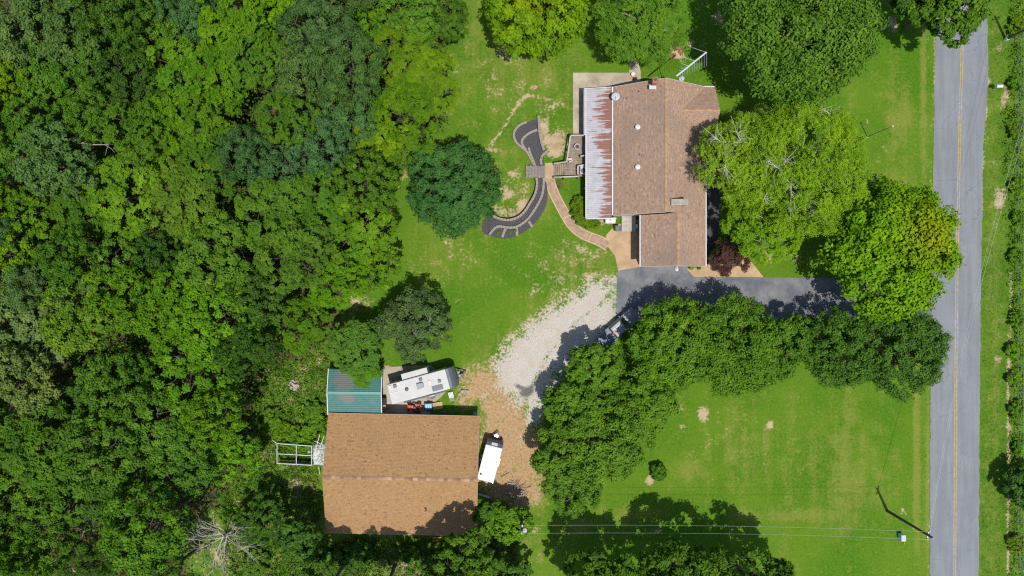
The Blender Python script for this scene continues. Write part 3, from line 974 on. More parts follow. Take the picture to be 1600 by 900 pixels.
for k in range(6):
    v0 = -cl / 2 + cl * k / 6
    rib_panel(cp, -cw / 2, cw / 2, v0, v0 + cl / 6 - .004, cp_h, 'roof_panel', M['teal'], cp_age, ribs=4, nu=36)
for sx in (-1, 1):
    mb = MB()
    mb.bar((sx * (cw / 2 + .03), -cl / 2, ce - .02), (sx * (cw / 2 + .03), 0, cr - .02), 0.09, 0.16)
    mb.bar((sx * (cw / 2 + .03), 0, cr - .02), (sx * (cw / 2 + .03), cl / 2, ce - .02), 0.09, 0.16)
    mb.build('end_trim', M['white'], cp)
MB().bar((-cw / 2, 0, cr + .05), (cw / 2, 0, cr + .05), 0.28, 0.03).build('ridge_strip', simple('pale_green_ridge', (0.085, 0.26, 0.22), 0.5), cp)
for sx in (-1, -.33, .33, 1):
    for sy in (-1, 1): MB().box((sx * (cw / 2 - .1), sy * (cl / 2 - .12), ce / 2 - .03), (0.08, 0.08, ce - .06)).build('post', M['steel'], cp)
    mb = MB()
    mb.bar((sx * (cw / 2 - .1), -cl / 2 + .1, ce - .08), (sx * (cw / 2 - .1), 0, cr - .08), 0.06, 0.06)
    mb.bar((sx * (cw / 2 - .1), 0, cr - .08), (sx * (cw / 2 - .1), cl / 2 - .1, ce - .08), 0.06, 0.06)
    mb.build('rafter', M['steel'], cp)

# ------------------------------------------------------------------ house
HW, HE, HR_, HS, HN = 12.12, 23.2, 17.66, 8.75, 24.1
he, hr = 3.5, 7.0
hx, hy = 17.66, 14.0
house = thing('house', 'brown-shingled house with white gutters and a rusting metal patio roof', 'house', (hx, hy, 0))
def HL(x, y, z): return (x - hx, y - hy, z)


slope = (hr - he) / (HE - HR_)
gw, gr = 15.42, (15.42 + HE) / 2
gh = he + (HE - gr) * slope
GS = 2.6
RS = (M['shingle_house'], M['siding'])
roof_slope(house, 'roof_slope', HL(HW, HS, he), HL(HW, HN, he), HL(HR_, HS, hr), HL(HR_, HN, hr), *RS, seed=11)
roof_slope(house, 'roof_slope', HL(HE, HS, he), HL(HE, HN, he), HL(HR_, HS, hr), HL(HR_, HN, hr), *RS, seed=12)
roof_slope(house, 'roof_slope', HL(gw, GS, he), HL(gw, HS - .02, he), HL(gr, GS, gh), HL(gr, HS - .02, gh), *RS, seed=13)
roof_slope(house, 'roof_slope', HL(HE, GS, he), HL(HE, HS - .02, he), HL(gr, GS, gh), HL(gr, HS - .02, gh), *RS, seed=14)
ridge_caps(house, HL(HR_, HS, hr), HL(HR_, HN, hr), M['ridge_house'], 0.30, 0.3, 15, 0.6)
ridge_caps(house, HL(gr, GS, gh), HL(gr, HS + .1, gh), M['ridge_house'], 0.36, 0.3, 16, 0.6)
# east cross gable
cgx, cgc, cgs = 24.3, 20.8, 3.3
cgh = he + cgs * slope
xi = HE - (cgh - he) / slope
for sgn, sd in ((1, 17), (-1, 18)):
    roof_slope(house, 'roof_slope', HL(HE - .05, cgc + sgn * cgs, he + .03), HL(cgx, cgc + sgn * cgs, he + .03), HL(xi - .05, cgc, cgh + .03), HL(cgx, cgc, cgh + .03), *RS, seed=sd)
ridge_caps(house, HL(xi, cgc, cgh + .03), HL(cgx, cgc, cgh + .03), M['ridge_house'], 0.32, 0.3, 19, 0.6)
mb = MB()
vs = [(cgx - .4, cgc - cgs + .3, 0.0), (cgx - .4, cgc + cgs - .3, 0.0), (cgx - .4, cgc + cgs - .3, he), (cgx - .4, cgc, cgh - .12), (cgx - .4, cgc - cgs + .3, he)]
vs = [Vector(HL(*v)) for v in vs]
mb.add(vs + [v - Vector((1.2, 0, 0)) for v in vs], [(0, 1, 2, 3, 4), (9, 8, 7, 6, 5), (0, 5, 6, 1), (1, 6, 7, 2), (2, 7, 8, 3), (3, 8, 9, 4), (4, 9, 5, 0)])
mb.build('bay_wall', M['brick'], house)
# gable dormer
dc, ds, dz = 14.06, 1.35, 5.9
dxi, dxe = HE - (dz - he) / slope, 22.0
dse = dz - ds * slope
for sgn, sd in ((1, 21), (-1, 22)):
    roof_slope(house, 'dormer_slope', HL(HE - (dse - he) / slope - .1, dc + sgn * ds, dse), HL(dxe, dc + sgn * ds, dse), HL(dxi - .05, dc, dz), HL(dxe, dc, dz), *RS, seed=sd)
ridge_caps(house, HL(dxi, dc, dz), HL(dxe, dc, dz), M['ridge_house'], 0.32, 0.3, 23, 0.6)
MB().box(HL(dxe - .75, dc, 4.55), (1.2, 2 * ds - .3, 1.0)).build('dormer_wall', M['siding'], house)
# walls
def prism_wall(name, pts, th_dir, mat):
    mb = MB()
    vs = [Vector(HL(*p)) for p in pts]
    n = len(vs)
    mb.add(vs + [v + Vector(th_dir) for v in vs], [tuple(range(n)), tuple(range(2 * n - 1, n - 1, -1))] + [(i, (i + 1) % n, n + (i + 1) % n, n + i) for i in range(n)])
    return mb.build(name, mat, house)


o_ = 0.4
north = prism_wall('gable_wall', [(HW + o_, HN - .35, 0), (HE - o_, HN - .35, 0), (HE - o_, HN - .35, he), (HR_, HN - .35, hr - .2), (HW + o_, HN - .35, he)], (0, -.15, 0), M['brick'])
prism_wall('gable_wall', [(HW + o_, HS + .2, 0), (HE - o_, HS + .2, 0), (HE - o_, HS + .2, he), (HR_, HS + .2, hr - .2), (HW + o_, HS + .2, he)], (0, .15, 0), M['siding'])
prism_wall('gable_wall', [(gw + o_, GS + .3, 0), (HE - o_, GS + .3, 0), (HE - o_, GS + .3, he), (gr, GS + .3, gh - .2), (gw + o_, GS + .3, he)], (0, .15, 0), M['brick'])
for (x, y0_, y1_) in ((HW + o_, HS + .35, HN - .5), (HE - o_ - .15, GS + .45, HN - .5), (gw + o_, GS + .45, HS + .2)):
    mb = MB()
    mb.box(HL(x + .075, (y0_ + y1_) / 2, (he - .1) / 2), (0.15, y1_ - y0_, he - .1))
    mb.build('side_wall', M['brick'], house)
gd = MB().box(HL(gr, GS + .26, 1.1), (4.8, 0.08, 2.2)).build('garage_door', M['white'], house)
for k in range(1, 4): MB().box(HL(gr, GS + .21, k * .55), (4.8, .03, .03)).build('door_seam', M['siding'], gd)
# gutters and fascias
for a_, b2, wd in (((HE + .06, GS, he - .08), (HE + .06, cgc - cgs, he - .08), 0.13), ((HW - .07, HS, he - .05), (HW - .07, HN, he - .05), 0.16), ((gw - .06, GS, he - .08), (gw - .06, HS, he - .08), 0.13)):
    MB().bar(HL(*a_), HL(*b2), wd, 0.13).build('gutter', M['white'], house)
MB().box(HL(23.5, HN + .03, he - .02), (1.5, 0.10, 0.2)).build('gutter', M['white'], house)
for (x0_, x1_, yy, z0_, z1_) in ((HW, HR_, HN + .02, he, hr), (HE, HR_, HN + .02, he, hr), (gw, gr, GS - .02, he, gh), (HE, gr, GS - .02, he, gh), (HW, HR_, HS - .04, he, hr)):
    MB().bar(HL(x0_, yy, z0_ - .12), HL(x1_, yy, z1_ - .12), 0.035, 0.2).build('barge_board', M['siding'], house)
# brick flue on the north gable
q = P(1022.5, 124.5, 7.0)
fl = MB().box(HL(q.x, q.y - .2, 3.7), (0.55, 0.7, 7.4)).build('chimney', M['brick'], house)
MB().box(HL(q.x, q.y - .2, 7.43), (0.62, 0.78, 0.08)).build('chimney_crown', M['brick'], fl)
MB().cyl(HL(q.x + .05, q.y - .1, 7.46), HL(q.x + .05, q.y - .1, 7.56), 0.15, n=12).build('flue', M['dark'], fl)
MB().box(HL(q.x - .1, q.y - .7, 6.55), (0.8, 0.5, 0.05)).build('flashing', M['alu'], fl)
# big chimney with grey cap slab on the east slope
q = P(1062, 316, 6.9)
ch = MB().box(HL(q.x, q.y, 5.9), (1.75, 0.62, 1.9)).build('chimney', M['brick'], house)
MB().box(HL(q.x, q.y, 6.9), (1.95, 0.74, 0.14)).build('chimney_cap', simple('grey_cap_slab', (0.30, 0.27, 0.22), 0.9, var=0.2, scale=2), ch)
# round roof vents and pipe boots
for px, py in ((996.5, 198.5), (996.5, 261)):
    h0 = 5.35
    q = P(px, py, h0)
    hz = he + (q.x - HW) * slope
    rv = MB().lathe([(0.16, -.15), (0.16, 0.18), (0.30, 0.2), (0.30, 0.26), (0.12, 0.34), (0.02, 0.35)], 16, HL(q.x, q.y, hz)).build('roof_vent', M['white'], house)
    MB().lathe([(0.09, 0.33), (0.09, 0.39), (0.02, 0.40)], 10, HL(q.x, q.y, hz)).build('vent_knob', M['pink'], rv)
    MB().box((0, 0, 0), (0.5, 0.5, 0.02), m=Matrix.Rotation(-math.atan(slope), 3, 'Y')).build('flashing', M['offwhite'], rv, loc=HL(q.x, q.y, hz + .035))
for px, py in ((998, 143.5), (999, 242.5), (981, 151.5)):
    q = P(px, py, 5.3)
    hz = he + (q.x - HW) * slope
    MB().cyl(HL(q.x, q.y, hz - .1), HL(q.x, q.y, hz + .4), 0.06, n=8).build('pipe_vent', M['dark'], house)
    MB().box((0, 0, 0), (0.3, 0.3, 0.03), m=Matrix.Rotation(-math.atan(slope), 3, 'Y')).build('pipe_boot', M['steel'], house, loc=HL(q.x, q.y, hz + .035))
# goose-neck lamp over the garage
q = P(1057.5, 421, 3.8)
lm = MB().bar(HL(q.x, GS + .2, 3.9), HL(q.x, q.y, 3.9), 0.06, 0.06).build('yard_light', M['steel'], house)
MB().lathe([(0.05, 0.1), (0.22, -0.05), (0.22, -0.12), (0.05, -0.12)], 14, HL(q.x, q.y, 3.85)).build('lamp_shade', M['white'], lm)
# patio roof of rusting sheets
pr = MB()
pe, ph = 2.65, 3.3
PX0, PX1 = 9.0, HW - .16
pr_root = MB().bar(HL(PX0 - .05, 8.45, pe - .08), HL(PX0 - .05, HN, pe - .08), 0.10, 0.16).build('patio_roof', M['white'], house)
ag = np.random.default_rng(5)
npan = 17
py0, py1 = 8.42, 24.05
for k in range(npan):
    v0 = py0 + (py1 - py0) * k / npan
    v1 = v0 + (py1 - py0) / npan - .004
    yc = (v0 + v1) / 2
    x0p = PX0 - (0.32 if yc > 18.2 else 0)
    lvl = 0.52 + 0.36 * math.exp(-((yc - 16.5) / 5.5) ** 2) + ag.uniform(-.16, .30)
    rib_panel(pr_root, x0p - hx, PX1 - hx, v0 - hy, v1 - hy, lambda x: pe + (ph - pe) * (x + hx - PX0) / (PX1 - PX0), 'roof_panel', M['rusty'],
              lambda x, v, lvl=lvl: lvl * (0.22 + 1.05 * max(0, (x + hx - PX0 - .35)) / (PX1 - PX0 - .35)), along='y', ribs=4, nu=18)
for yy in (8.5, 12.4, 16.3, 20.2, 24.0):
    MB().cyl(HL(PX0 + .05, yy, 0), HL(PX0 + .05, yy, pe), 0.06, n=8).build('post', M['white'], pr_root)
MB().bar(HL(PX0 - .3, HN + .02, pe), HL(PX1, HN + .02, ph), 0.08, 0.16).build('end_trim', M['white'], pr_root)
MB().bar(HL(PX0, 8.38, pe), HL(PX1 + .6, 8.38, ph), 0.10, 0.2).build('end_trim', M['white'], pr_root)

# satellite dishes
def dish(label, px, py, h, rad, foot):
    q = P(px, py, h)
    root = thing('satellite_dish', label, 'satellite dish', (q.x + foot[0], q.y + foot[1], foot[2]), 0, 'satellite dishes on the house')
    c = Vector((-foot[0], -foot[1], h - foot[2]))
    mb = MB()
    rot = Matrix.Rotation(R(28), 3, Vector((1, 0.35, 0)).normalized())
    vs, fs = [c - rot @ Vector((0, 0, 0.0))], []
    for r_, z in ((rad * .5, .03), (rad * .85, .09), (rad, .13)):
        for i in range(20):
            an = 2 * math.pi * i / 20
            vs.append(c + rot @ Vector((r_ * math.cos(an), r_ * math.sin(an) * 0.9, z)))
    fs += [(0, 1 + i, 1 + (i + 1) % 20) for i in range(20)]
    for k in range(2): fs += [(1 + 20 * k + i, 21 + 20 * k + i, 21 + 20 * k + (i + 1) % 20, 1 + 20 * k + (i + 1) % 20) for i in range(20)]
    mb.add(vs, fs)
    o = mb.build('reflector', simple('pale_grey_dish', (0.36, 0.39, 0.42), 0.5, var=0.05), root, smooth=True)
    o.modifiers.new('rim', 'SOLIDIFY').thickness = 0.02
    MB().tube([(0, 0, 0), (0, 0, c.z * .6), c], [0.035] * 3, 8).build('mast', M['steel'], root)
    tip = c + rot @ Vector((0, 0, rad * .9))
    mb = MB()
    mb.bar(c + rot @ Vector((0, -rad * .85, .1)), tip, 0.03, 0.03)
    mb.box(tip, (0.1, 0.08, 0.12))
    mb.build('feed_arm', M['steel'], root)
    MB().box((0, 0, 0.02), (0.25, 0.25, 0.04)).build('foot', M['steel'], root)
    return root


dish('large pale satellite dish on the house roof edge beside the rusting patio roof', 961.5, 150.5, 4.3, 0.52, (0.45, -0.1, he + 0.45 * slope + .02))
dish('small pale satellite dish by the long television aerial', 1064.5, 122.5, 5.9, 0.33, (0.05, -0.55, 5.02))

# ------------------------------------------------------------------ television aerial on a mast
a0, a1 = P(1057, 119, 9.5), P(1104, 81.5, 9.5)
base = P(1078, 104, 9.0)
bx_, by_ = 19.6, 24.45
aer = thing('television_aerial', 'long white television aerial with many thin rods beside the house gable', 'antenna', (bx_, by_, 0))
def AL(v): return Vector((v.x - bx_, v.y - by_, v.z))


mid_ = a0.lerp(a1, 0.42)
MB().tube([(0, 0, 0), (0, 0, 6), AL(Vector((mid_.x, mid_.y, 9.5)))], [0.045, 0.04, 0.035], 8).build('mast', M['steel'], aer)
MB().bar(AL(a0), AL(a1), 0.16, 0.07).build('boom', M['alu'], aer)
for k in range(12):
    t = 0.12 + 0.88 * k / 11
    p = AL(a0.lerp(a1, t))
    ln = 0.35 + 1.15 * t
    e = Vector((0.10, -1, -0.35)).normalized()
    MB().cyl(p, p + e * ln, 0.013, n=5).build('rod', M['alu'], aer)
for t, ln in ((0.99, 1.6), (0.62, 1.15), (0.42, 0.9), (0.28, 0.5), (0.2, .4)):
    p = AL(a0.lerp(a1, t))
    e = Vector((-0.88, 0.42, -0.25)).normalized()
    MB().cyl(p, p + e * ln, 0.02, n=5).build('rod', M['alu'], aer)

# ------------------------------------------------------------------ deck with steps
DZ = 0.85
dk = thing('wooden_deck', 'weathered wooden deck with railings and steps beside the rusting patio roof', 'deck', (*G(898, 244), 0))
ox, oy = G(898, 244)
def DL(px, py, h=DZ):
    q = P(px, py, h)
    return Vector((q.x - ox, q.y - oy, h))


deck_left = lambda py: 892 - (py - 212) * 6.5 / 42 if py < 254 else 881
nb = 28
for i in range(nb):                                   # boards run west to east
    pya = 212 + (276 - 212) * i / nb
    pyb = 212 + (276 - 212) * (i + .86) / nb
    xa = deck_left((pya + pyb) / 2)
    a_, b2 = DL(xa, pya), DL(917, pyb)
    mb = MB()
    mb.box(((a_.x + b2.x) / 2, (a_.y + b2.y) / 2, DZ - .02 + random.uniform(-.004, .004)), (b2.x - a_.x, abs(a_.y - b2.y), 0.04))
    mb.build('board', M['deck_wood'], dk)
for i in range(5):                                    # stair treads down to the west
    z = DZ - .15 - .15 * i
    a_, b2 = DL(880.5 - 3.2 * i, 256, z), DL(877.6 - 3.2 * i, 275.5, z)
    mb = MB()
    mb.box(((a_.x + b2.x) / 2, (a_.y + b2.y) / 2, z - .02), (abs(a_.x - b2.x) * 1.02, abs(a_.y - b2.y), 0.045))
    mb.build('tread', M['deck_wood'], dk)
rails = [[(892, 211.5, DZ + .9), (916, 211.5, DZ + .9)], [(891.5, 212, DZ + .9), (885.5, 253, DZ + .9)], [(885.5, 253, DZ + .9), (865.5, 255.5, 0.95)], [(904, 275.5, DZ + .9), (881, 276.5, DZ + .9), (865.5, 277, 0.95)],
         [(907, 244, DZ + .9), (917, 242.5, DZ + .9)], [(903, 259, DZ + .9), (917, 257.5, DZ + .9)], [(903, 259, DZ + .9), (903, 272, DZ + .9)]]
for ln in rails:
    for p0, p1 in zip(ln[:-1], ln[1:]):
        a_, b2 = DL(*p0), DL(*p1)
        MB().bar(a_, b2, 0.16, 0.05).build('handrail', M['rail_wood'], dk)
        n = max(2, int((b2 - a_).length / 1.1) + 1)
        for k in range(n):
            p = a_.lerp(b2, k / (n - 1))
            MB().box((p.x, p.y, p.z / 2), (0.1, 0.1, p.z - .02)).build('post', M['grey_wood'], dk)
        MB().bar(a_ - Vector((0, 0, .45)), b2 - Vector((0, 0, .45)), 0.04, 0.14).build('lower_rail', M['grey_wood'], dk)
MB().box((DL(900, 244).x, DL(900, 244).y, DZ - .17), (1.6, 4.6, 0.2)).build('joist_frame', M['grey_wood'], dk)
for px, py in ((888, 250), (893, 216), (912, 216), (912, 272), (884, 272)):
    p = DL(px, py)
    MB().box((p.x, p.y, (DZ - .05) / 2), (0.12, 0.12, DZ - .05)).build('support', M['grey_wood'], dk)

# things on the deck
q = P(902, 229, 1.25)
fp = thing('fire_bowl', 'round dark fire bowl standing on the wooden deck', 'fire bowl', (q.x, q.y, DZ))
MB().lathe([(0.12, 0.28), (0.3, 0.36), (0.40, 0.50), (0.38, 0.50), (0.26, 0.40), (0.03, 0.36)], 18).build('bowl', M['rubble'], fp, smooth=True)
MB().lathe([(0.24, 0.40), (0.2, 0.44), (0.02, 0.45)], 12).build('ash', M['ash'], fp)
for k in range(3):
    an = k * 2.1
    MB().bar((0.15 * math.cos(an), .15 * math.sin(an), 0.36), (.3 * math.cos(an), .3 * math.sin(an), 0), 0.04, 0.04).build('leg', M['dark'], fp)
q = P(889, 250, 1.3)
lc = thing('deck_chair', 'faded pink cushioned chair at the corner of the wooden deck', 'chair', (q.x + .15, q.y, DZ), R(100))
MB().box((0, 0, .42), (.5, .5, .1)).build('seat', M['pink'], lc, bevel=.03)
MB().box((-.24, 0, .72), (.1, .5, .55)).build('backrest', M['pink'], lc, bevel=.03)
for sx in (-.2, .2):
    for sy in (-.2, .2): MB().box((sx, sy, .19), (.04, .04, .38)).build('leg', M['dark'], lc)
q = P(911, 266, 1.1)
ac = thing('condenser_unit', 'pale grey air-conditioning condenser tucked between deck rail and rusting patio roof', 'air conditioner', (q.x + .05, q.y, 0.0))
MB().box((0, 0, .95), (.85, .95, .85)).build('casing', M['offwhite'], ac, bevel=.04)
MB().lathe([(0.30, 1.375), (.30, 1.40), (.03, 1.41)], 18, (-.05, -.1, 0)).build('fan_grille', M['dark'], ac)
MB().box((0, 0, .26), (1.0, 1.1, .54)).build('plinth', M['concrete'], ac)

# things by the house's south-west corner
q = P(954, 344, 1.0)
tk = thing('propane_tank', 'white box-shaped tank at the end of the rusting patio roof', 'tank', (q.x, q.y, 0))
MB().cyl((-.62, 0, .65), (.62, 0, .65), .40, n=18).build('body', M['white'], tk, smooth=False)
MB().lathe([(.12, 1.0), (.12, 1.12), (.02, 1.14)], 12).build('dome', M['offwhite'], tk)
for sx in (-.4, .4): MB().box((sx, 0, .15), (.1, .6, .3)).build('foot', M['concrete'], tk)
q = P(965.5, 357, 1.0)
wb = thing('waste_bin', 'dark wheeled waste bin standing on the tan entry slab', 'bin', (q.x, q.y, 0.03))
MB().add([(-.24, -.26, .05), (.24, -.26, .05), (.24, .26, .05), (-.24, .26, .05), (-.31, -.33, .95), (.31, -.33, .95), (.31, .33, .95), (-.31, .33, .95)], [(3, 2, 1, 0), (4, 5, 6, 7), (0, 1, 5, 4), (1, 2, 6, 5), (2, 3, 7, 6), (3, 0, 4, 7)]).build('body', M['dark'], wb)
MB().box((0, 0, .99), (.66, .72, .08)).build('lid', M['rv_grey'], wb, bevel=.03)
for sx in (-.2, .2): MB().cyl((sx - .03, .3, .1), (sx + .03, .3, .1), .1, n=12).build('wheel', M['black'], wb)
x0, y0 = G(967, 362); x1, y1 = G(997, 337)
pl = thing('plank_landing', 'grey plank landing between the house and the garage wing', 'landing', ((x0 + x1) / 2 - .3, (y0 + y1) / 2, 0.03))
for i in range(13):
    wv = (y1 - y0) / 13
    MB().box((0.25, -(y1 - y0) / 2 + wv * (i + .5), .36), (1.75, wv * .9, .05)).build('plank', M['rail_wood'], pl)
for sx in (-.5, 1.0): MB().box((sx, 0, .17), (.12, 1.9, .33)).build('bearer', M['grey_wood'], pl)
q = P(998, 353, .8)
hose = thing('hose_reel', 'pale blue hose reel with a trailing hose beside the garage wing', 'hose reel', (q.x - .2, q.y, 0.03))
MB().cyl((-.15, 0, .42), (.15, 0, .42), .26, n=16).build('drum', M['lightblue'], hose)
MB().tube([(0, -.25, .4), (-.1, -.7, .05), (-.3, -1.2, .03), (-.55, -1.6, .03)], [.03] * 4, 6).build('hose', M['lightblue'], hose)
for sx in (-.2, .2): MB().box((sx, 0, .2), (.05, .4, .4)).build('frame', M['dark'], hose)
q = P(989, 115.5, .5)
wp = thing('well_cap', 'small white capped pipe on an orange base at the patio corner', 'well cap', (q.x, q.y, 0.10))
MB().lathe([(.2, 0), (.2, .35), (.24, .38), (.24, .44), (.03, .47)], 14).build('cap', M['white'], wp)
MB().box((0.02, -.3, .04), (.6, .5, .08)).build('base', simple('terracotta', (.45, .25, .13), .9), wp)

# ------------------------------------------------------------------ travel trailer
RVR = R(15.2)
rq = P(659, 603, 3.15)
rvx, rvy = rq.x, rq.y
rv = thing('travel_trailer', 'white-roofed travel trailer with a slate grey front cap and roof vents', 'caravan', (rvx, rvy, 0.0), RVR)
def VL(px, py, h):
    q = P(px, py, h) - Vector((rvx, rvy, 0))
    c, s = math.cos(-RVR), math.sin(-RVR)
    return Vector((q.x * c - q.y * s, q.x * s + q.y * c, h))


W2 = 1.22
mb = MB().profile([(-4.12, .62), (-4.12, 2.95), (-3.98, 3.10), (3.22, 3.16), (3.22, .62)], -W2, W2)
mb.build('body', M['rv_white'], rv, bevel=.05)
MB().profile([(-4.0, 3.10), (3.215, 3.155), (3.215, 3.185), (-4.0, 3.13)], -W2 + .07, W2 - .07).build('roof_membrane', M['offwhite'], rv)
MB().profile([(3.225, .62), (3.225, 3.15), (3.55, 3.08), (3.9, 2.8), (4.12, 2.3), (4.22, 1.6), (4.18, .62)], -W2 - .01, W2 + .01).build('front_cap', M['rv_grey'], rv, bevel=.07, segs=3)
MB().box((-.3, -W2 - .012, 1.05), (7.2, .02, .75)).build('side_stripe', M['rv_grey'], rv)
for x, wd in ((-3.0, .7), (-1.2, 1.1), (1.6, 1.0)):
    wn = MB().box((x, -W2 - .02, 2.15), (wd, .03, .65)).build('window', M['glass'], rv)
    MB().box((x, -W2 - .012, 2.15), (wd + .1, .02, .75)).build('window_frame', M['dark'], wn)
dr = MB().box((.4, -W2 - .03, 1.65), (.68, .04, 1.85)).build('door', M['offwhite'], rv)
MB().box((.62, -W2 - .06, 1.5), (.06, .04, .14)).build('handle', M['dark'], dr)
MB().cyl((-2.6, -W2 - .14, 2.98), (2.7, -W2 - .14, 2.98), .09, n=12).build('awning_roll', M['rv_grey'], rv)
s0, s1 = VL(628, 589, 2.75), VL(667, 578, 2.75)
sm = (s0 + s1) / 2
so = MB().box((sm.x, W2 + .36, 1.75), (3.15, .78, 2.0)).build('slide_out', M['rv_white'], rv, bevel=.04)
MB().box((sm.x, W2 + .40, 2.78), (3.2, .70, .05)).build('slide_topper', M['offwhite'], so)
for sx in (-1.0, -.15):
    for sy in (-1, 1):
        wl = MB().cyl((sx, sy * 1.02, .34), (sx, sy * 1.22, .34), .34, n=20).build('wheel', M['black'], rv)
        MB().cyl((sx, sy * 1.19, .34), (sx, sy * 1.235, .34), .2, n=14).build('rim', M['alu'], wl)
MB().box((-.2, 0, .5), (7.6, 1.9, .22)).build('chassis', M['black'], rv)
tg = MB().bar((4.0, .75, .5), (5.35, 0, .5), .1, .14).bar((4.0, -.75, .5), (5.35, 0, .5), .1, .14).build('tongue', M['dark'], rv)
MB().cyl((5.1, 0, 0), (5.1, 0, .95), .05, n=10).build('jack', M['dark'], tg)
for sy in (-.22, .22): MB().lathe([(.15, .58), (.16, .65), (.16, .95), (.08, 1.05), (.05, 1.12)], 14, (4.45, sy, 0)).build('gas_bottle', M['offwhite'], tg)
MB().box((4.75, -.3, .68), (.35, .45, .3)).build('battery_box', M['dark'], tg)
for x in (-3.6, 2.9):
    for sy in (-.9, .9): MB().bar((x, sy, .5), (x + .15, sy, 0), .06, .06).build('stabiliser', M['dark'], rv)
for px, py in ((616.7, 603.3), (657, 593), (686.4, 595.3)):
    p = VL(px, py, 3.3)
    v = MB().box((p.x, p.y, 3.24), (.38, .38, .14)).build('roof_vent', M['dark'], rv, bevel=.03)
    MB().bar((p.x - .17, p.y, 3.315), (p.x + .17, p.y, 3.315), .02, .02).build('vent_bar', M['steel'], v)
p = VL(635.3, 608.4, 3.3)
MB().lathe([(.22, 3.15), (.22, 3.27), (.16, 3.32), (.02, 3.33)], 18, (p.x, p.y, 0)).build('fan_cover', M['dark'], rv)
p = VL(656.7, 603, 3.4)
MB().prism([(p.x - .42, p.y - .38), (p.x + .35, p.y - .28), (p.x + .42, p.y + .22), (p.x + .25, p.y + .36), (p.x - .42, p.y + .36)], 3.15, 3.47).build('air_conditioner', simple('grey_shroud', (.22, .24, .26), .5), rv, bevel=.05)
p = VL(683.7, 606, 3.25)
MB().box((p.x, p.y, 3.235), (1.32, .62, .04)).build('solar_panel', M['solar'], rv)
for px, py, sx_, sy_ in ((609.4, 605.8, .35, .5), (671, 597.8, .35, .5), (622.5, 600, .35, .45)):
    p = VL(px, py, 3.25)
    MB().box((p.x, p.y, 3.21), (sx_, sy_, .09)).build('skylight', simple('cream_plastic', (.50, .48, .43), .4), rv, bevel=.03)
for px, py in ((612, 614), (618.5, 612.5), (693, 594), (679, 591.5)):
    p = VL(px, py, 3.25)
    MB().cyl((p.x, p.y, 3.15), (p.x, p.y, 3.28), .06, n=8).build('plumbing_vent', M['steel'], rv)

# step by the trailer door
q = P(675, 617.5, .3)
st = thing('folding_step', 'small white and grey folding step beside the travel trailer door', 'step', (q.x, q.y, 0.05), RVR)
MB().box((0, 0, .32), (.62, .3, .04)).build('tread', M['offwhite'], st)
MB().box((0, -.28, .16), (.62, .28, .04)).build('tread', M['dark'], st)
for sx in (-.3, .3): MB().bar((sx, .1, .32), (sx, -.4, 0.0), .03, .05).build('side_frame', M['steel'], st)

# ------------------------------------------------------------------ riding mower and cart
q = P(648, 637, .8)
mw = thing('riding_mower', 'red riding mower parked beside the travel trailer', 'lawn mower', (q.x, q.y, 0.05), R(176))
MB().profile([(.05, .35), (.05, .78), (.25, .88), (.85, .82), (.98, .7), (1.0, .35)], -.27, .27).build('hood', M['red'], mw, bevel=.05)
MB().box((.95, -.0, .5), (.12, .9, .25)).build('bumper', M['red'], mw, bevel=.03)
MB().box((-.35, 0, .5), (.85, .85, .18)).build('fender_deck', M['red'], mw, bevel=.06)
MB().box((-.05, 0, .24), (.9, 1.15, .16)).build('cutting_deck', M['dark'], mw, bevel=.05)
MB().box((-.4, 0, .68), (.42, .45, .14)).build('seat', M['black'], mw, bevel=.05)
MB().box((-.62, 0, .88), (.12, .45, .4)).build('seat_back', M['black'], mw, bevel=.04)
MB().lathe([(.17, 0), (.2, .015), (.17, .03), (.15, .015)], 18, (.02, 0, 1.0)).build('steering_wheel', M['dark'], mw)
MB().cyl((.1, 0, .8), (.02, 0, 1.01), .025, n=8).build('steering_column', M['dark'], mw)
for x, r_, wd in ((.75, .19, .16), (-.45, .26, .26)):
    for sy in (-1, 1):
        wl = MB().cyl((x, sy * .40, r_), (x, sy * (.40 + wd), r_), r_, n=18).build('wheel', M['black'], mw)
        MB().cyl((x, sy * (.40 + wd - .02), r_), (x, sy * (.41 + wd), r_), r_ * .5, n=12).build('rim', M['offwhite'], mw).parent = wl
MB().box((.45, .52, .55), (.5, .3, .12)).build('discharge_chute', M['red'], mw, bevel=.03)
q = P(669.5, 635.5, .7)
ct = thing('garden_cart', 'small black towed cart carrying a blue bin behind the red mower', 'cart', (q.x, q.y, 0.05), R(4))
MB().box((0, 0, .32), (1.05, .85, .05)).build('bed', M['dark'], ct)
for a_, s_ in (((0, .42, .45), (1.05, .04, .26)), ((0, -.42, .45), (1.05, .04, .26)), ((.52, 0, .45), (.04, .85, .26)), ((-.52, 0, .45), (.04, .85, .26))): MB().box(a_, s_).build('side_panel', M['dark'], ct)
for sy in (-1, 1): MB().cyl((0, sy * .46, .22), (0, sy * .56, .22), .22, n=16).build('wheel', M['black'], ct)
MB().bar((-.5, 0, .3), (-1.2, 0, .35), .07, .07).build('drawbar', M['steel'], ct)
bn = thing('storage_bin', 'bright blue plastic bin with ribbed lid in the towed cart', 'bin', (q.x, q.y + .03, 0.40), R(4))
MB().box((0, 0, .17), (.82, .66, .34)).build('tub', M['blue'], bn, bevel=.04)
ldd = MB().box((0, 0, .36), (.88, .72, .05)).build('lid', M['blue'], bn, bevel=.02)
for k in (-.25, 0, .25): MB().box((k, 0, .395), (.14, .5, .02)).build('lid_rib', M['lightblue'], ldd)
q = P(684, 634, .3)
rp = thing('timber_ramp', 'raw timber plank ramp leaning on the back of the towed cart', 'ramp', (q.x, q.y, 0.0), R(8))
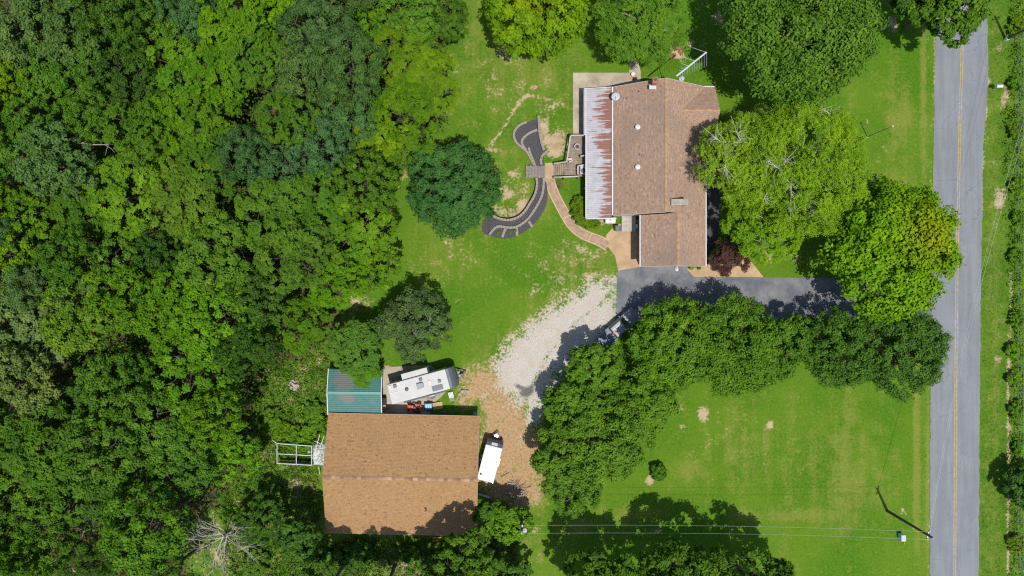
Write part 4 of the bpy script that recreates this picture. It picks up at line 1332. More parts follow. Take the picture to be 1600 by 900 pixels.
for k in range(7): MB().box((-.5 + k * .165, 0, .42 - .05 * k), (.15, .85, .035)).build('plank', M['new_wood'], rp)
for sy in (-.3, .3): MB().bar((-.58, sy, .40), (.6, sy, .03), .08, .06).build('runner', M['new_wood'], rp)
q = P(704.5, 617, .5)
lg = thing('folding_chair', 'white slatted folding chair on the grass in front of the travel trailer', 'chair', (q.x, q.y, 0), R(105))
for k in range(4): MB().box((-.05, -.24 + .16 * k, .40), (.75, .12, .03)).build('slat', M['white'], lg)
for k in range(4): MB().bar((-.42, -.24 + .16 * k, .42), (-.72, -.24 + .16 * k, .85), .12, .03).build('slat', M['white'], lg)
for sy in (-.3, .3):
    MB().bar((.3, sy, .0), (-.45, sy, .5), .04, .05).build('leg', M['dark'], lg)
    MB().bar((-.4, sy, .0), (.3, sy, .42), .04, .05).build('leg', M['dark'], lg)
for px, py, nm, lb in ((695, 645.5, 'blue', 'blue bucket on the shaded bare strip along the workshop eave'), (742.5, 646, 'lightblue', 'pale blue bucket at the workshop roof corner')):
    q = P(px, py, .3)
    b = thing('bucket', lb, 'bucket', (q.x, q.y, 0))
    MB().lathe([(.16, 0), (.2, .4), (.22, .4), (.22, .43), (.19, .43), (.15, .05)], 14).build('pail', M[nm], b)
    MB().tube([(-.21, 0, .4), (-.1, .18, .42), (.1, .18, .42), (.21, 0, .4)], [.012] * 4, 5).build('handle', M['steel'], b)
q = P(598.5, 627, .9)
b = thing('gas_grill', 'dark covered grill beside the green carport post', 'grill', (q.x + .1, q.y, .05))
MB().box((0, 0, .75), (.5, .95, .35)).build('hood', M['black'], b, bevel=.1, segs=3)
MB().box((0, 0, .35), (.45, .8, .5)).build('cabinet', M['dark'], b)
MB().box((0, -.75, .62), (.4, .45, .04)).build('side_shelf', M['new_wood'], b)

# ------------------------------------------------------------------ cargo trailer
q = P(763.2, 721, 2.45)
TR = R(75.3)
tr = thing('cargo_trailer', 'enclosed white-roofed cargo trailer with a dark nose parked by the workshop', 'trailer', (q.x + .22, q.y, 0), TR)
MB().profile([(-2.45, .5), (-2.45, 2.35), (1.9, 2.35), (2.25, 2.1), (2.42, 1.3), (2.42, .5)], -1.02, 1.02).build('body', M['rv_grey'], tr, bevel=.04)
rf = MB().profile([(-2.47, 2.345), (-2.47, 2.43), (1.86, 2.43), (1.86, 2.345)], -1.04, 1.04).build('roof', M['white'], tr, bevel=.03)
for k in range(5): MB().box((-1.75 + .8 * k, 0, 2.435), (.05, 2.02, .012)).build('roof_seam', M['offwhite'], rf)
MB().box((2.12, .0, 2.27), (.3, .75, .1), m=Matrix.Rotation(R(35), 3, 'Y')).build('nose_vent', M['white'], tr)
MB().lathe([(.13, 2.43), (.13, 2.5), (.02, 2.52)], 14, (-1.75, .72, 0)).build('roof_vent', M['dark'], tr)
MB().box((-2.5, 0, 1.4), (.06, 1.9, 1.7)).build('rear_door', M['offwhite'], tr)
for sy in (-.95, .95): MB().cyl((-2.53, sy, .6), (-2.53, sy, 2.3), .035, n=8).build('door_bar', M['alu'], tr)
for sy in (-1, 1):
    wl = MB().cyl((-.3, sy * .98, .33), (-.3, sy * 1.16, .33), .33, n=18).build('wheel', M['black'], tr)
    MB().cyl((-.3, sy * 1.14, .33), (-.3, sy * 1.175, .33), .18, n=12).build('rim', M['alu'], wl)
    MB().box((-.3, sy * 1.1, .72), (.95, .22, .04)).build('fender', M['steel'], tr)
tg = MB().bar((2.3, .7, .48), (3.35, 0, .48), .09, .12).bar((2.3, -.7, .48), (3.35, 0, .48), .09, .12).build('tongue', M['dark'], tr)
MB().cyl((3.1, .0, 0), (3.1, .0, .9), .05, n=10).build('jack', M['alu'], tg)
MB().box((2.8, 0, .62), (.35, .5, .2)).build('tread_plate_box', M['steel'], tg)

# stacked steel gates by the workshop corner
q = P(752, 777, 1.0)
gt = thing('pipe_gate', 'pale blue pipe gate leaning at the workshop corner by the cargo trailer', 'gate', (q.x, q.y, 0), R(-18))
for k in range(4): MB().cyl((-1.0, .14 * k, .35 + .3 * k), (1.0, .14 * k, .35 + .3 * k), .045, n=8).build('rail', M['steel'], gt)
for sx in (-1, -.0, 1): MB().bar((sx, -.1, 0), (sx, .45, 1.3), .05, .05).build('upright', M['steel'], gt)
q = P(751, 810, 1.0)
gt = thing('wheelbarrow', 'pale grey wheelbarrow tipped beside the shaded end of the workshop', 'wheelbarrow', (q.x, q.y, 0), R(60))
MB().add([(-.45, -.3, .35), (.4, -.22, .35), (.4, .22, .35), (-.45, .3, .35), (-.6, -.4, .62), (.6, -.33, .62), (.6, .33, .62), (-.6, .4, .62)], [(3, 2, 1, 0), (0, 1, 5, 4), (1, 2, 6, 5), (2, 3, 7, 6), (3, 0, 4, 7)]).build('tray', M['steel'], gt).modifiers.new('t', 'SOLIDIFY').thickness = .02
MB().cyl((.7, -.05, .2), (.7, .05, .2), .2, n=14).build('wheel', M['black'], gt)
for sy in (-.22, .22): MB().bar((.7, sy * .3, .2), (-1.1, sy * 1.3, .55), .04, .05).build('handle', M['grey_wood'], gt)

# ------------------------------------------------------------------ metal frame with tarp
fz = 1.5
c4 = [P(433, 693, fz), P(487, 697, fz), P(487, 726, fz), P(433, 724, fz)]
fo = Vector((c4[0].x, c4[2].y, 0))
fr = thing('metal_frame', 'open white metal pen frame of tubes on the weedy ground beside the workshop', 'frame', (fo.x, fo.y, 0))
def FL(px, py, h): return P(px, py, h) - fo


tubes = [((433, 693), (487, 697)), ((433, 724), (487, 727)), ((433, 693), (433, 724)), ((463, 695), (463, 726)), ((433, 709), (487, 712)), ((487, 697), (487, 727))]
for k, ((xa, ya), (xb, yb)) in enumerate(tubes):
    MB().bar(FL(xa, ya, fz), FL(xb, yb, fz), .075, .075).build('top_rail', M['lightblue'] if k == 5 else M['steel'], fr)
for (xa, ya) in ((433, 693), (463, 695), (487, 697), (433, 724), (463, 726), (487, 727), (433, 709)):
    p = FL(xa, ya, fz)
    MB().box((p.x, p.y, fz / 2), (.08, .08, fz)).build('post', M['steel'], fr)
for (xa, ya), (xb, yb) in tubes[:2]:
    p, q2 = FL(xa, ya, fz), FL(xb, yb, fz)
    MB().bar(Vector((p.x, p.y, .75)), Vector((q2.x, q2.y, .75)), .03, .9).build('mesh_panel', M['grey_wood'], fr)
MB().bar(FL(426, 688, 1.2), FL(434, 694, 1.2), .06, .06).build('gate_arm', M['steel'], fr)
q = P(479, 703, .4)
MB().box((q.x - fo.x, q.y - fo.y, .2), (.95, .8, .4)).build('crate', M['rubble'], fr)
q = P(495, 712, .8)
tp = thing('tarp_heap', 'crumpled white tarp over a heap against the workshop wall', 'tarp', (q.x, q.y, 0))
rr = np.random.default_rng(8)
xs, ys = np.linspace(-.75, .95, 14), np.linspace(-1.35, 1.35, 20)
vs, fs = [], []
for j, yy in enumerate(ys):
    for i, xx in enumerate(xs):
        e = min(1, 4 * min((i) / 13, 1 - i / 13, j / 19, 1 - j / 19))
        vs.append((xx + rr.normal(0, .03), yy + rr.normal(0, .03), max(0.02, (.75 + rr.normal(0, .10)) * e ** .5)))
for j in range(19):
    for i in range(13): fs.append((j * 14 + i, j * 14 + i + 1, j * 14 + i + 15, j * 14 + i + 14))
MB().add(vs, fs).build('sheet', M['tarp'], tp)
for k, (pa, pb) in enumerate((((488, 718), (499, 679)), ((499, 700), (506, 681)), ((491, 690), (505, 696)), ((497, 731), (499, 742)))):
    q0 = P(*pa, 1.1); q1 = P(*pb, 1.1)
    pp = thing('pole_bundle', 'white pole lying across the heap of tarp by the workshop', 'pole', (q0.x, q0.y, 0), 0, 'loose poles by the workshop')
    MB().cyl((0, 0, .85), (q1.x - q0.x, q1.y - q0.y, .9), .04, n=7).build('tube', M['white'], pp)
    MB().cyl((0, 0, .85), (0, 0, 0), .04, n=7).build('foot_tube', M['white'], pp)

# ------------------------------------------------------------------ pickup truck under the trees
q = P(968, 513, 1.75)
tkr = thing('pickup_truck', 'grey pickup truck half hidden under the driveway trees', 'pickup', (q.x, q.y, 0.01), R(41))
W_ = .92
MB().profile([(-2.9, .5), (-2.9, 1.1), (2.7, 1.1), (2.85, .9), (2.85, .5)], -W_, W_).build('body', M['truck'], tkr, bevel=.06)
cb = MB().add([(-1.0, -W_ + .04, 1.08), (1.25, -W_ + .04, 1.08), (1.25, W_ - .04, 1.08), (-1.0, W_ - .04, 1.08), (-.88, -.72, 1.76), (.62, -.72, 1.76), (.62, .72, 1.76), (-.88, .72, 1.76)],
              [(3, 2, 1, 0), (4, 5, 6, 7), (0, 1, 5, 4), (1, 2, 6, 5), (2, 3, 7, 6), (3, 0, 4, 7)]).build('cab', M['truck'], tkr, bevel=.07, segs=3)
MB().add([(1.30, -.8, 1.12), (1.30, .8, 1.12), (.70, .66, 1.72), (.70, -.66, 1.72)], [(0, 1, 2, 3)]).build('windscreen', M['glass'], cb)
MB().add([(-1.045, -.78, 1.16), (-1.045, .78, 1.16), (-.94, .66, 1.68), (-.94, -.66, 1.68)], [(0, 1, 2, 3)]).build('rear_window', M['glass'], cb)
for sy in (-1, 1): MB().add([(-.85, sy * .895, 1.16), (1.02, sy * .895, 1.16), (.55, sy * .76, 1.66), (-.8, sy * .76, 1.66)], [(0, 1, 2, 3)]).build('side_window', M['glass'], cb)
MB().box((-.93, 0, 1.75), (.07, .36, .07)).build('brake_light', M['tail'], cb)
for k in (-.35, 0, .35): MB().box((-.1, k, 1.785), (1.2, .03, .03)).build('roof_rib', M['steel'], cb)
bd = MB().box((-1.95, 0, 1.115), (1.75, 1.5, .03)).build('bed', M['truck_bed'], tkr)
for sy in (-1, 1): MB().box((-1.95, sy * .83, 1.24), (1.85, .16, .28)).build('bed_side', M['truck_bed'], bd)
MB().box((-2.86, 0, 1.22), (.08, 1.75, .3)).build('tailgate', M['truck_bed'], bd)
for x in (-1.9, 1.75):
    for sy in (-1, 1):
        wl = MB().cyl((x, sy * .72, .38), (x, sy * .95, .38), .38, n=20).build('wheel', M['black'], tkr)
        MB().cyl((x, sy * .92, .38), (x, sy * .965, .38), .22, n=14).build('rim', M['alu'], wl)
for sy in (-1, 1):
    MB().box((2.85, sy * .7, .85), (.06, .35, .2)).build('headlight', M['offwhite'], tkr)
    MB().box((-2.91, sy * .82, .95), (.05, .16, .3)).build('taillight', M['tail'], tkr)
    MB().box((.95, sy * 1.02, 1.25), (.12, .22, .16)).build('mirror', M['dark'], tkr)

# ------------------------------------------------------------------ utility poles and wires
def catenary(p, q, sag, n=14):
    p, q = Vector(p), Vector(q)
    return [p.lerp(q, i / n) - Vector((0, 0, sag * 4 * (i / n) * (1 - i / n))) for i in range(n + 1)]


def util_pole(label, px, py, h, arm_ang):
    x, y = G(px, py)
    root = thing('utility_pole', label, 'utility pole', (x, y, 0))
    MB().cyl((0, 0, -.3), (0, 0, h), .19, .12, n=12).build('shaft', M['pole'], root)
    c, s = math.cos(arm_ang), math.sin(arm_ang)
    MB().bar((-.5 * c, -.5 * s, h - .9), (.5 * c, .5 * s, h - .9), .09, .11).build('cross_arm', M['steel'], root)
    for k in (-.45, .45): MB().lathe([(.05, 0), (.09, .06), (.05, .1), (.09, .16), (.04, .22)], 10, (k * c, k * s, h - .84)).build('insulator', M['white'], root)
    MB().lathe([(.05, 0), (.08, .06), (.05, .1), (.03, .18)], 10, (0, 0, h)).build('insulator', M['steel'], root)
    return root, x, y, c, s


H1, H2 = 9.2, 8.4
p1, x1_, y1_, c1, s1_ = util_pole('dark utility pole leaning its long shadow over the lawn at the road edge', 1386, 798, H1, R(75))
p2, x2_, y2_, c2_, s2_ = util_pole('utility pole with white transformer gear at the edge of the trees by the workshop', 814, 793, H2, R(85))
tf = MB().lathe([(.22, -.4), (.26, -.35), (.26, .3), (.1, .4), (.05, .5)], 14, (.34, -.1, H2 - .9)).build('transformer', M['offwhite'], p2)
p3, x3_, y3_, c3, s3 = util_pole('dark utility pole in the weeds across the road from the lawn', 1571, 62, H1 + .3, R(20))
MB().lathe([(.24, 0), (.24, .5), (.2, .55)], 12).build('base_guard', M['white'], p3)
wl1 = thing('overhead_line', 'pair of thin overhead wires crossing the lawn between two utility poles', 'power line', (x1_, y1_, 0))
for k in (-.45, .45):
    MB().tube([p - Vector((x1_, y1_, 0)) for p in catenary((x1_ + k * c1, y1_ + k * s1_, H1 - .62), (x2_ + k * c2_, y2_ + k * s2_, H2 - .62), .9)], [.010] * 15, 5).build('wire', M['steel'], wl1)
wl2 = thing('overhead_line', 'thin overhead wires running up above the road towards the pole in the weeds', 'power line', (x1_, y1_, 0))
for k in (-.45, .45):
    MB().tube([p - Vector((x1_, y1_, 0)) for p in catenary((x1_ + k * c1, y1_ + k * s1_, H1 - .62), (x3_ + k * c3, y3_ + k * s3, H1 - .32), 2.2, 20)], [.010] * 21, 5).build('wire', M['steel'], wl2)

# flagpole, pedestal, mailbox
x, y = G(1355, 214)
fpz = thing('flagpole', 'bare thin flagpole standing on the open lawn near the road', 'flagpole', (x, y, 0))
MB().cyl((0, 0, 0), (0, 0, 5.6), .055, .035, n=8).build('shaft', M['grey_wood'], fpz)
MB().lathe([(.02, -.1), (.1, -.03), (.11, .02), (.07, .09), (.01, .11)], 12, (0, 0, 5.68)).build('finial', M['white'], fpz)
MB().lathe([(.14, 0), (.12, .08), (.05, .12)], 12).build('collar', M['steel'], fpz)
q = P(1411.5, 841, .8)
pd = thing('utility_pedestal', 'pale utility pedestal box on the lawn with an orange marker', 'utility box', (q.x, q.y, 0))
MB().box((0, 0, .42), (.5, .72, .84)).build('cabinet', M['lightblue'], pd, bevel=.03)
MB().box((0, 0, .86), (.56, .78, .06)).build('lid', M['offwhite'], pd, bevel=.02)
MB().cyl((.28, -.75, 0), (.28, -.75, .6), .06, n=8).build('marker', M['orange'], pd)
MB().box((0.05, -.5, .03), (.35, .3, .06)).build('footing', M['dark'], pd)
q = P(1562, 134.5, 1.2)
ml = thing('mailbox', 'white and blue rounded mailbox on a post across the road', 'mailbox', (q.x, q.y, 0))
MB().box((0, 0, .5), (.1, .1, 1.0)).build('post', M['grey_wood'], ml)
MB().add([(sx * .36, .2 * math.cos(a_), 1.15 + .2 * max(-.6, math.sin(a_))) for sx in (-1, 1) for a_ in [i * math.pi / 6 for i in range(12)]],
         [tuple(range(11, -1, -1)), tuple(range(12, 24))] + [(i, (i + 1) % 12, 12 + (i + 1) % 12, 12 + i) for i in range(12)]).build('box', M['white'], ml)
MB().box((-.37, 0, 1.15), (.03, .36, .3)).build('door', M['lightblue'], ml)
MB().box((.1, .23, 1.3), (.16, .02, .1)).build('flag', M['red'], ml)

# wire fence along the brambles
fc = thing('wire_fence', 'wire fence with pale steel posts in the brambles along the verge', 'fence', (*G(1586, 450), 0))
fx, fy = G(1586, 450)
yy = []
for k in range(22):
    x, y = G(1586.5 + rng.normal(0, .5), 62 + 39.2 * k)
    yy.append((x - fx, y - fy))
    MB().bar((x - fx, y - fy, 0), (x - fx + .02, y - fy, 1.5), .10, .06).build('post', M['alu'], fc)
for z in (.5, .95, 1.35):
    MB().tube([(a_, b_, z) for a_, b_ in yy], [.012] * len(yy), 4).build('wire', M['steel'], fc)

# ------------------------------------------------------------------ leaves, crowns and trunks
def unit(v): return v / (np.linalg.norm(v, axis=1, keepdims=True) + 1e-9)


def leaf_mesh(name, pos, nrm, axis, L, W, tone, warm=None, mat=None):
    """many small folded leaves in one crown"""
    N = len(pos)
    n = unit(nrm)
    t = axis - n * (axis * n).sum(1, keepdims=True)
    t = unit(t)
    b = np.cross(n, t)
    L, W = L[:, None], W[:, None]
    v = np.stack([pos - t * L * .5, pos + b * W * .5 + n * W * .12, pos + t * L * .5 - n * L * .10, pos - b * W * .5 + n * W * .12], 1).reshape(-1, 3)
    me = bpy.data.meshes.new(name)
    me.vertices.add(4 * N)
    me.vertices.foreach_set('co', v.astype('f4').ravel())
    me.loops.add(4 * N)
    me.loops.foreach_set('vertex_index', np.arange(4 * N, dtype='i4'))
    me.polygons.add(N)
    me.polygons.foreach_set('loop_start', (np.arange(N) * 4).astype('i4'))
    me.update(calc_edges=True)
    a = me.attributes.new('tone', 'FLOAT', 'FACE')
    a.data.foreach_set('value', np.clip(tone, 0, 1).astype('f4'))
    if warm is not None:
        a = me.attributes.new('warm', 'FLOAT', 'FACE')
        a.data.foreach_set('value', np.clip(warm, 0, 1).astype('f4'))
    me.materials.append(mat or M['leaf'])
    return me


def rdir(r, n, zmin=-1.0):
    z = r.uniform(zmin, 1, n)
    a = r.uniform(0, 2 * np.pi, n)
    s = np.sqrt(1 - z * z)
    return np.stack([s * np.cos(a), s * np.sin(a), z], 1)


def make_tree(seed, Rc=5.0, H=12.0, depth=0.62, boughs=10, clumps=95, leaves=150, ls=0.34, style='broad', ell=(1, 1), warm=None, spread=1.0, cr=(.078, .130)):
    """crown radius Rc, total height H; returns (crown mesh, trunk mesh)"""
    r = np.random.default_rng(seed)
    hz = H * depth / 2                              # half height of the crown
    zc = H - hz
    # boughs: the big lobes of the crown
    bc, br = [], []
    for k in range(boughs):
        az = k * 2.39996 + r.uniform(-.3, .3)
        el = math.asin(min(1, max(-.25, (k + .5) / boughs * 1.2 - .25)))
        rr = r.uniform(.50, .66) * math.cos(el) + .04
        bc.append((Rc * rr * math.cos(az) * ell[0], Rc * rr * math.sin(az) * ell[1], zc + hz * (.62 * math.sin(el) + r.uniform(-.12, .08))))
        br.append(Rc * r.uniform(.34, .46) * spread)
    bc, br = np.array(bc), np.array(br)
    br = np.minimum(br, 0.9 * hz)
    pos, nr, ax, tn, LL = [], [], [], [], []
    made, tries = 0, 0
    tips = []
    while made < clumps and tries < clumps * 12:
        tries += 1
        k = r.integers(boughs)
        dd = rdir(r, 1, -.55)[0]
        c = bc[k] + dd * br[k] * r.uniform(.72, 1.0) * np.array([1, 1, .85])
        inside = np.linalg.norm((c - bc) / br[:, None], axis=1)
        inside[k] = 9
        if inside.min() < .72 and r.random() < .85: continue
        made += 1
        rc = Rc * r.uniform(*cr) * (1.0 if style != 'fine' else 1.15)
        rc = max(rc, .36)
        tips.append((c, k))
        n = int(leaves * r.uniform(.75, 1.25) * (rc / (Rc * .135)) ** 1.2)
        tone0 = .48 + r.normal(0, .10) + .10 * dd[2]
        out = unit((c - np.array([0, 0, zc - .3 * hz]))[None])[0]
        if style == 'frond':                        # leaflets ranked along arching fronds
            nf = max(5, n // 9)
            fd = unit(rdir(r, nf, -.35) + out * .7)
            t = np.tile(np.linspace(.18, 1.0, 9), nf)
            f = np.repeat(fd, 9, 0)
            p = c + f * (t * rc * 1.5)[:, None] - np.array([0, 0, 1]) * (t ** 2 * rc * .35)[:, None]
            side = unit(np.cross(f, np.array([[0, 0, 1.0]])) + r.normal(0, .12, f.shape)) * np.where(np.arange(len(t)) % 2 == 0, 1, -1)[:, None]
            a_ = unit(f * .75 + side)
            p = p + a_ * ls * .38
            nm = unit(np.array([[0, 0, 1.0]]) + f * .35 + r.normal(0, .28, f.shape))
            pos.append(p); nr.append(nm); ax.append(a_)
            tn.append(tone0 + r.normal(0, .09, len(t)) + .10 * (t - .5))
            LL.append(ls * r.uniform(.8, 1.2, len(t)) * 1.05)
        else:
            e = rdir(r, n, -.45)
            rad = rc * (1 - .55 * r.random(n) ** 1.6)
            ph = r.uniform(0, 6.28, 3)
            lump = 1 + .42 * np.sin(e[:, 0] * 4.5 + ph[0]) * np.sin(e[:, 1] * 4.2 + ph[1]) + .16 * np.sin(e[:, 1] * 9 + ph[2])
            p = c + e * (rad * lump)[:, None] * np.array([1, 1, .78])
            nm = unit(e * .75 + np.array([0, 0, .55]) + out * .25 + r.normal(0, .38 if style == 'broad' else .5, (n, 3)))
            a_ = unit(e + r.normal(0, .6, (n, 3)) - np.array([0, 0, .35]))
            pos.append(p); nr.append(nm); ax.append(a_)
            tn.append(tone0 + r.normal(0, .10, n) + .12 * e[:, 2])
            LL.append(ls * r.uniform(.7, 1.3, n))
    pos, nr, ax, tn, LL = map(np.concatenate, (pos, nr, ax, tn, LL))
    wd = {'broad': .72, 'fine': .62, 'frond': .36}[style]
    wm = warm(pos, r) if warm else None
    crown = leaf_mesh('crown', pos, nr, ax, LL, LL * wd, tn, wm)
    # trunk and limbs reaching into the boughs
    mb = MB()
    tr_ = max(.14, .042 * Rc + .05)
    fork = zc - hz * .75
    mb.tube([(0, 0, -.2), (r.normal(0, .05), r.normal(0, .05), fork * .5), (0, 0, fork), (r.normal(0, .15), r.normal(0, .15), zc + hz * .35)], [tr_ * 1.25, tr_, tr_ * .9, tr_ * .3], 8)
    for k in range(boughs):
        e = bc[k]
        m_ = np.array([e[0] * .5, e[1] * .5, fork + (e[2] - fork) * .62])
        mb.tube([(0, 0, fork * .95), m_, e], [tr_ * .5, tr_ * .32, tr_ * .12], 5)
    for c, k in tips[::4]:
        e = bc[k]
        mb.tube([e, (e * .4 + c * .6), c], [tr_ * .12, tr_ * .07, tr_ * .03], 4)
    me = bpy.data.meshes.new('trunk')
    me.from_pydata(mb.v, [], mb.f)
    me.materials.append(M['bark'])
    return crown, me


def plant_tree(name, label, pxc, pyc, hmid, crown, trunk, col, scale=(1, 1, 1), rz=0, group=None, bark=(.10, .085, .07), cat='tree'):
    """hmid: height of the widest part of the crown, which the photograph shows at (pxc, pyc)"""
    q = P(pxc, pyc, hmid)
    root = thing(name, label, cat, (q.x, q.y, 0), rz, group)
    root.scale = scale
    c = link('crown', crown, root)
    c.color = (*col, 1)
    t = link('trunk', trunk, root)
    t.color = (*bark, 1)
    return root


COL = {'dark': (.036, .088, .010), 'mid': (.050, .120, .010), 'olive': (.066, .132, .012), 'bright': (.066, .152, .007), 'yg': (.084, .165, .006),
       'teal': (.048, .115, .034), 'grey': (.062, .118, .028), 'pale': (.092, .145, .034)}

# prototypes of the wood (crown radius about 4.2 m)
PROTO = {}
PROTO['A'] = [make_tree(100 + i, 4.4, 14, .55, 11, 165, 120, .25, 'broad', spread=1.08) for i in range(4)]
PROTO['B'] = [make_tree(200 + i, 4.2, 13, .5, 10, 150, 140, .27, 'frond', spread=1.08) for i in range(3)]
PROTO['C'] = [make_tree(300 + i, 4.2, 13, .52, 9, 150, 170, .20, 'fine', spread=1.14) for i in range(3)]
PROTO['D'] = [make_tree(400 + i, 4.0, 11, .6, 12, 140, 110, .30, 'broad', spread=1.05) for i in range(3)]
PH = {'A': 14, 'B': 13, 'C': 13, 'D': 11}
PRr = {'A': 4.4, 'B': 4.2, 'C': 4.2, 'D': 4.0}
PNAME = {'A': 'broadleaf_tree', 'B': 'walnut_tree', 'C': 'dense_tree', 'D': 'maple_tree'}
LAB = {'A': '{} lobed broadleaf tree in the dense wood', 'B': '{} feathery-leaved tree in the dense wood', 'C': '{} soft fine-leaved tree in the dense wood', 'D': '{} coarse-leaved tree in the dense wood'}
CNAME = {'dark': 'dark green', 'mid': 'mid green', 'olive': 'olive green', 'bright': 'bright green', 'yg': 'yellow-green', 'teal': 'blue-green', 'grey': 'grey-green', 'pale': 'pale green'}

FOREST = """30 45 62 C grey 1;105 40 60 A grey 1;175 25 50 A dark 1;240 45 45 A mid 1;300 18 42 C teal 1.05;365 40 50 B bright 1;430 20 45 D bright 1;15 130 38 D yg .95;75 112 55 A mid 1;140 118 50 A mid 1;205 130 46 A dark 1;
285 110 50 B bright 1;345 118 46 B bright 1;402 95 40 B mid .95;500 52 52 C grey 1.1;545 105 56 C grey 1.1;470 118 44 C grey 1.05;545 180 46 C teal 1;590 22 36 D bright .9;640 28 48 A mid .95;692 28 38 A dark .85;632 88 46 B yg .95;
676 128 44 B yg .85;640 178 50 B bright .95;590 215 36 B yg .8;450 188 42 B mid 1;30 212 58 A mid 1;88 250 58 A grey 1;150 182 40 A mid 1;215 208 44 B mid 1;268 188 46 B bright 1;322 186 44 B bright 1;385 240 40 C teal 1.05;332 250 44 B mid 1;
432 275 44 C teal .95;500 225 42 C teal .95;572 285 46 A mid .85;620 245 24 B mid .7;200 300 62 B bright 1;290 312 54 B olive 1;132 320 48 B mid 1;50 332 42 D bright .95;40 402 44 D bright .95;8 368 26 C teal .9;110 400 44 A mid 1;
172 432 54 A olive 1;246 398 36 A dark .8;342 400 60 A olive 1.05;432 338 56 B olive 1;500 325 54 B mid 1;556 362 54 B bright .95;470 402 56 B olive 1;580 412 42 D bright .85;530 440 40 B bright .85;60 452 40 C grey 1;38 522 66 A pale 1;
128 490 58 A olive 1.05;200 470 48 A bright 1;268 482 60 A bright 1.05;342 500 62 A bright 1.05;300 580 62 A bright 1;400 462 46 A dark .95;384 545 44 A dark .95;472 506 40 B bright .85;30 600 58 A pale 1;110 640 56 A dark .95;
182 600 52 A mid 1;232 660 60 A mid 1;158 700 60 A mid 1;58 700 58 B mid 1;282 722 50 A mid .95;338 650 44 A bright .95;356 716 40 D bright .75;40 772 52 A mid 1;112 770 44 B mid .95;190 768 58 A dark 1;222 828 62 A mid 1;58 850 56 C mid 1;
18 892 44 A mid 1;135 880 34 C dark .7;405 815 36 D dark .55;250 905 46 A dark .8;-40 80 55 A mid 1;-45 200 55 B mid 1;-50 320 50 D bright 1;-45 440 50 A olive 1;-45 560 55 A pale 1;-45 690 55 A mid 1;-45 820 55 A mid 1;
60 -40 55 A grey 1;180 -45 55 A dark 1;300 -45 50 C teal 1;420 -45 50 D bright 1;540 -45 55 C grey 1;650 -45 50 A mid 1"""
rf_ = random.Random(11)
for ln in FOREST.replace('\n', '').split(';'):
    px, py, rp_, ty, cn, hs = ln.split()
    px, py, rp_, hs = float(px), float(py), float(rp_), float(hs)
    H_ = PH[ty] * hs * rf_.uniform(.80, 1.16)
    hm = H_ * .76
    rw = rp_ * K * (1 - hm / CAM_H)
    s = rw / PRr[ty] * 1.10
    cr_, tk_ = rf_.choice(PROTO[ty])
    j = rf_.uniform(.86, 1.16)
    c0 = COL[cn]
    col = (c0[0] * j * rf_.uniform(.9, 1.1), c0[1] * j, c0[2] * j * rf_.uniform(.85, 1.2))
    lb_ = LAB[ty].format(('large ' if rp_ >= 56 else 'small ' if rp_ <= 42 else '') + CNAME[cn])
    where = ('on the lawn edge of the wood' if px > 545 else 'where the wood meets the weeds by the workshop' if px > 395 and py > 440 else 'in the wood between the lawn edge and its heart' if px > 395
             else 'near the bare white tree' if py > 740 and px > 150 else 'deep in the wood beyond the workshop' if py > 560 else 'in the heart of the wood' if py > 260 else 'in the wood beyond the north lawn')
    lb_ = lb_.replace('in the dense wood', where)
    plant_tree(PNAME[ty], lb_, px, py, hm, cr_, tk_, col, (s * rf_.uniform(.94, 1.06), s * rf_.uniform(.94, 1.06), H_ / PH[ty]), rf_.uniform(0, 6.28), 'trees of the dense wood')


# ------------------------------------------------------------------ trees of the yard, each its own
def yard(name, label, px, py, rpx, H, col, seed, style, ls, clumps, leaves, boughs=13, ell=(1, 1), depth=.6, warm=None, bark=(.11, .09, .075), group=None, spread=1.0):
    hm = H * (1 - depth * .45)
    rw = rpx * K * (1 - hm / CAM_H)
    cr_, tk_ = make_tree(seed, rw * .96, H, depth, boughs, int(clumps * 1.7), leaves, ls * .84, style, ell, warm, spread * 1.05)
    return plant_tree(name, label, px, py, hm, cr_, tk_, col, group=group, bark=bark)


def warm_patch(dx, dy, rad, amt):
    def f(p, r):
        d2 = ((p[:, 0] - dx) ** 2 + (p[:, 1] - dy) ** 2) / rad ** 2
        return np.clip(amt * np.exp(-d2) * (p[:, 2] > np.median(p[:, 2]) - 1) + r.normal(0, .10, len(p)) * np.exp(-d2 * .5), 0, .9)
    return f


yard('oak_tree', 'round dark blue-green tree standing alone on the lawn by the curved garden bed', 709, 292, 76, 9.5, (.034, .098, .022), 501, 'broad', .30, 190, 150, 20, ell=(1, 1.04), depth=.75, spread=.86)
yard('maple_tree', 'bright yellow-green maple on the north lawn with gold in its crown', 840, 10, 82, 10.5, (.088, .175, .006), 502, 'broad', .40, 190, 110, 14, warm=warm_patch(-.8, .8, 2.6, .55))
yard('locust_tree', 'loose green tree with pale twigs north of the patio', 1002, 24, 72, 10, (.066, .150, .012), 503, 'frond', .30, 170, 150, 13, bark=(.4, .37, .32))
yard('oak_tree', 'huge spreading green oak behind the aerial, largest crown on the lawn', 1252, 44, 126, 14, (.062, .135, .014), 504, 'broad', .36, 330, 140, 30, spread=.80)
yard('oak_tree', 'dark oak overhanging the far end of the road', 1478, 0, 66, 11, (.055, .125, .010), 505, 'broad', .38, 150, 120, 12)
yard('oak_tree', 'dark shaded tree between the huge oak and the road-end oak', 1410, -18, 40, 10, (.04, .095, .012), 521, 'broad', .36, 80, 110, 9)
yard('honey_locust_tree', 'pale feathery tree with bare white branches hanging over the house eave', 1160, 250, 72, 10.5, (.115, .205, .012), 506, 'frond', .27, 130, 130, 11, depth=.5, bark=(.42, .39, .34))
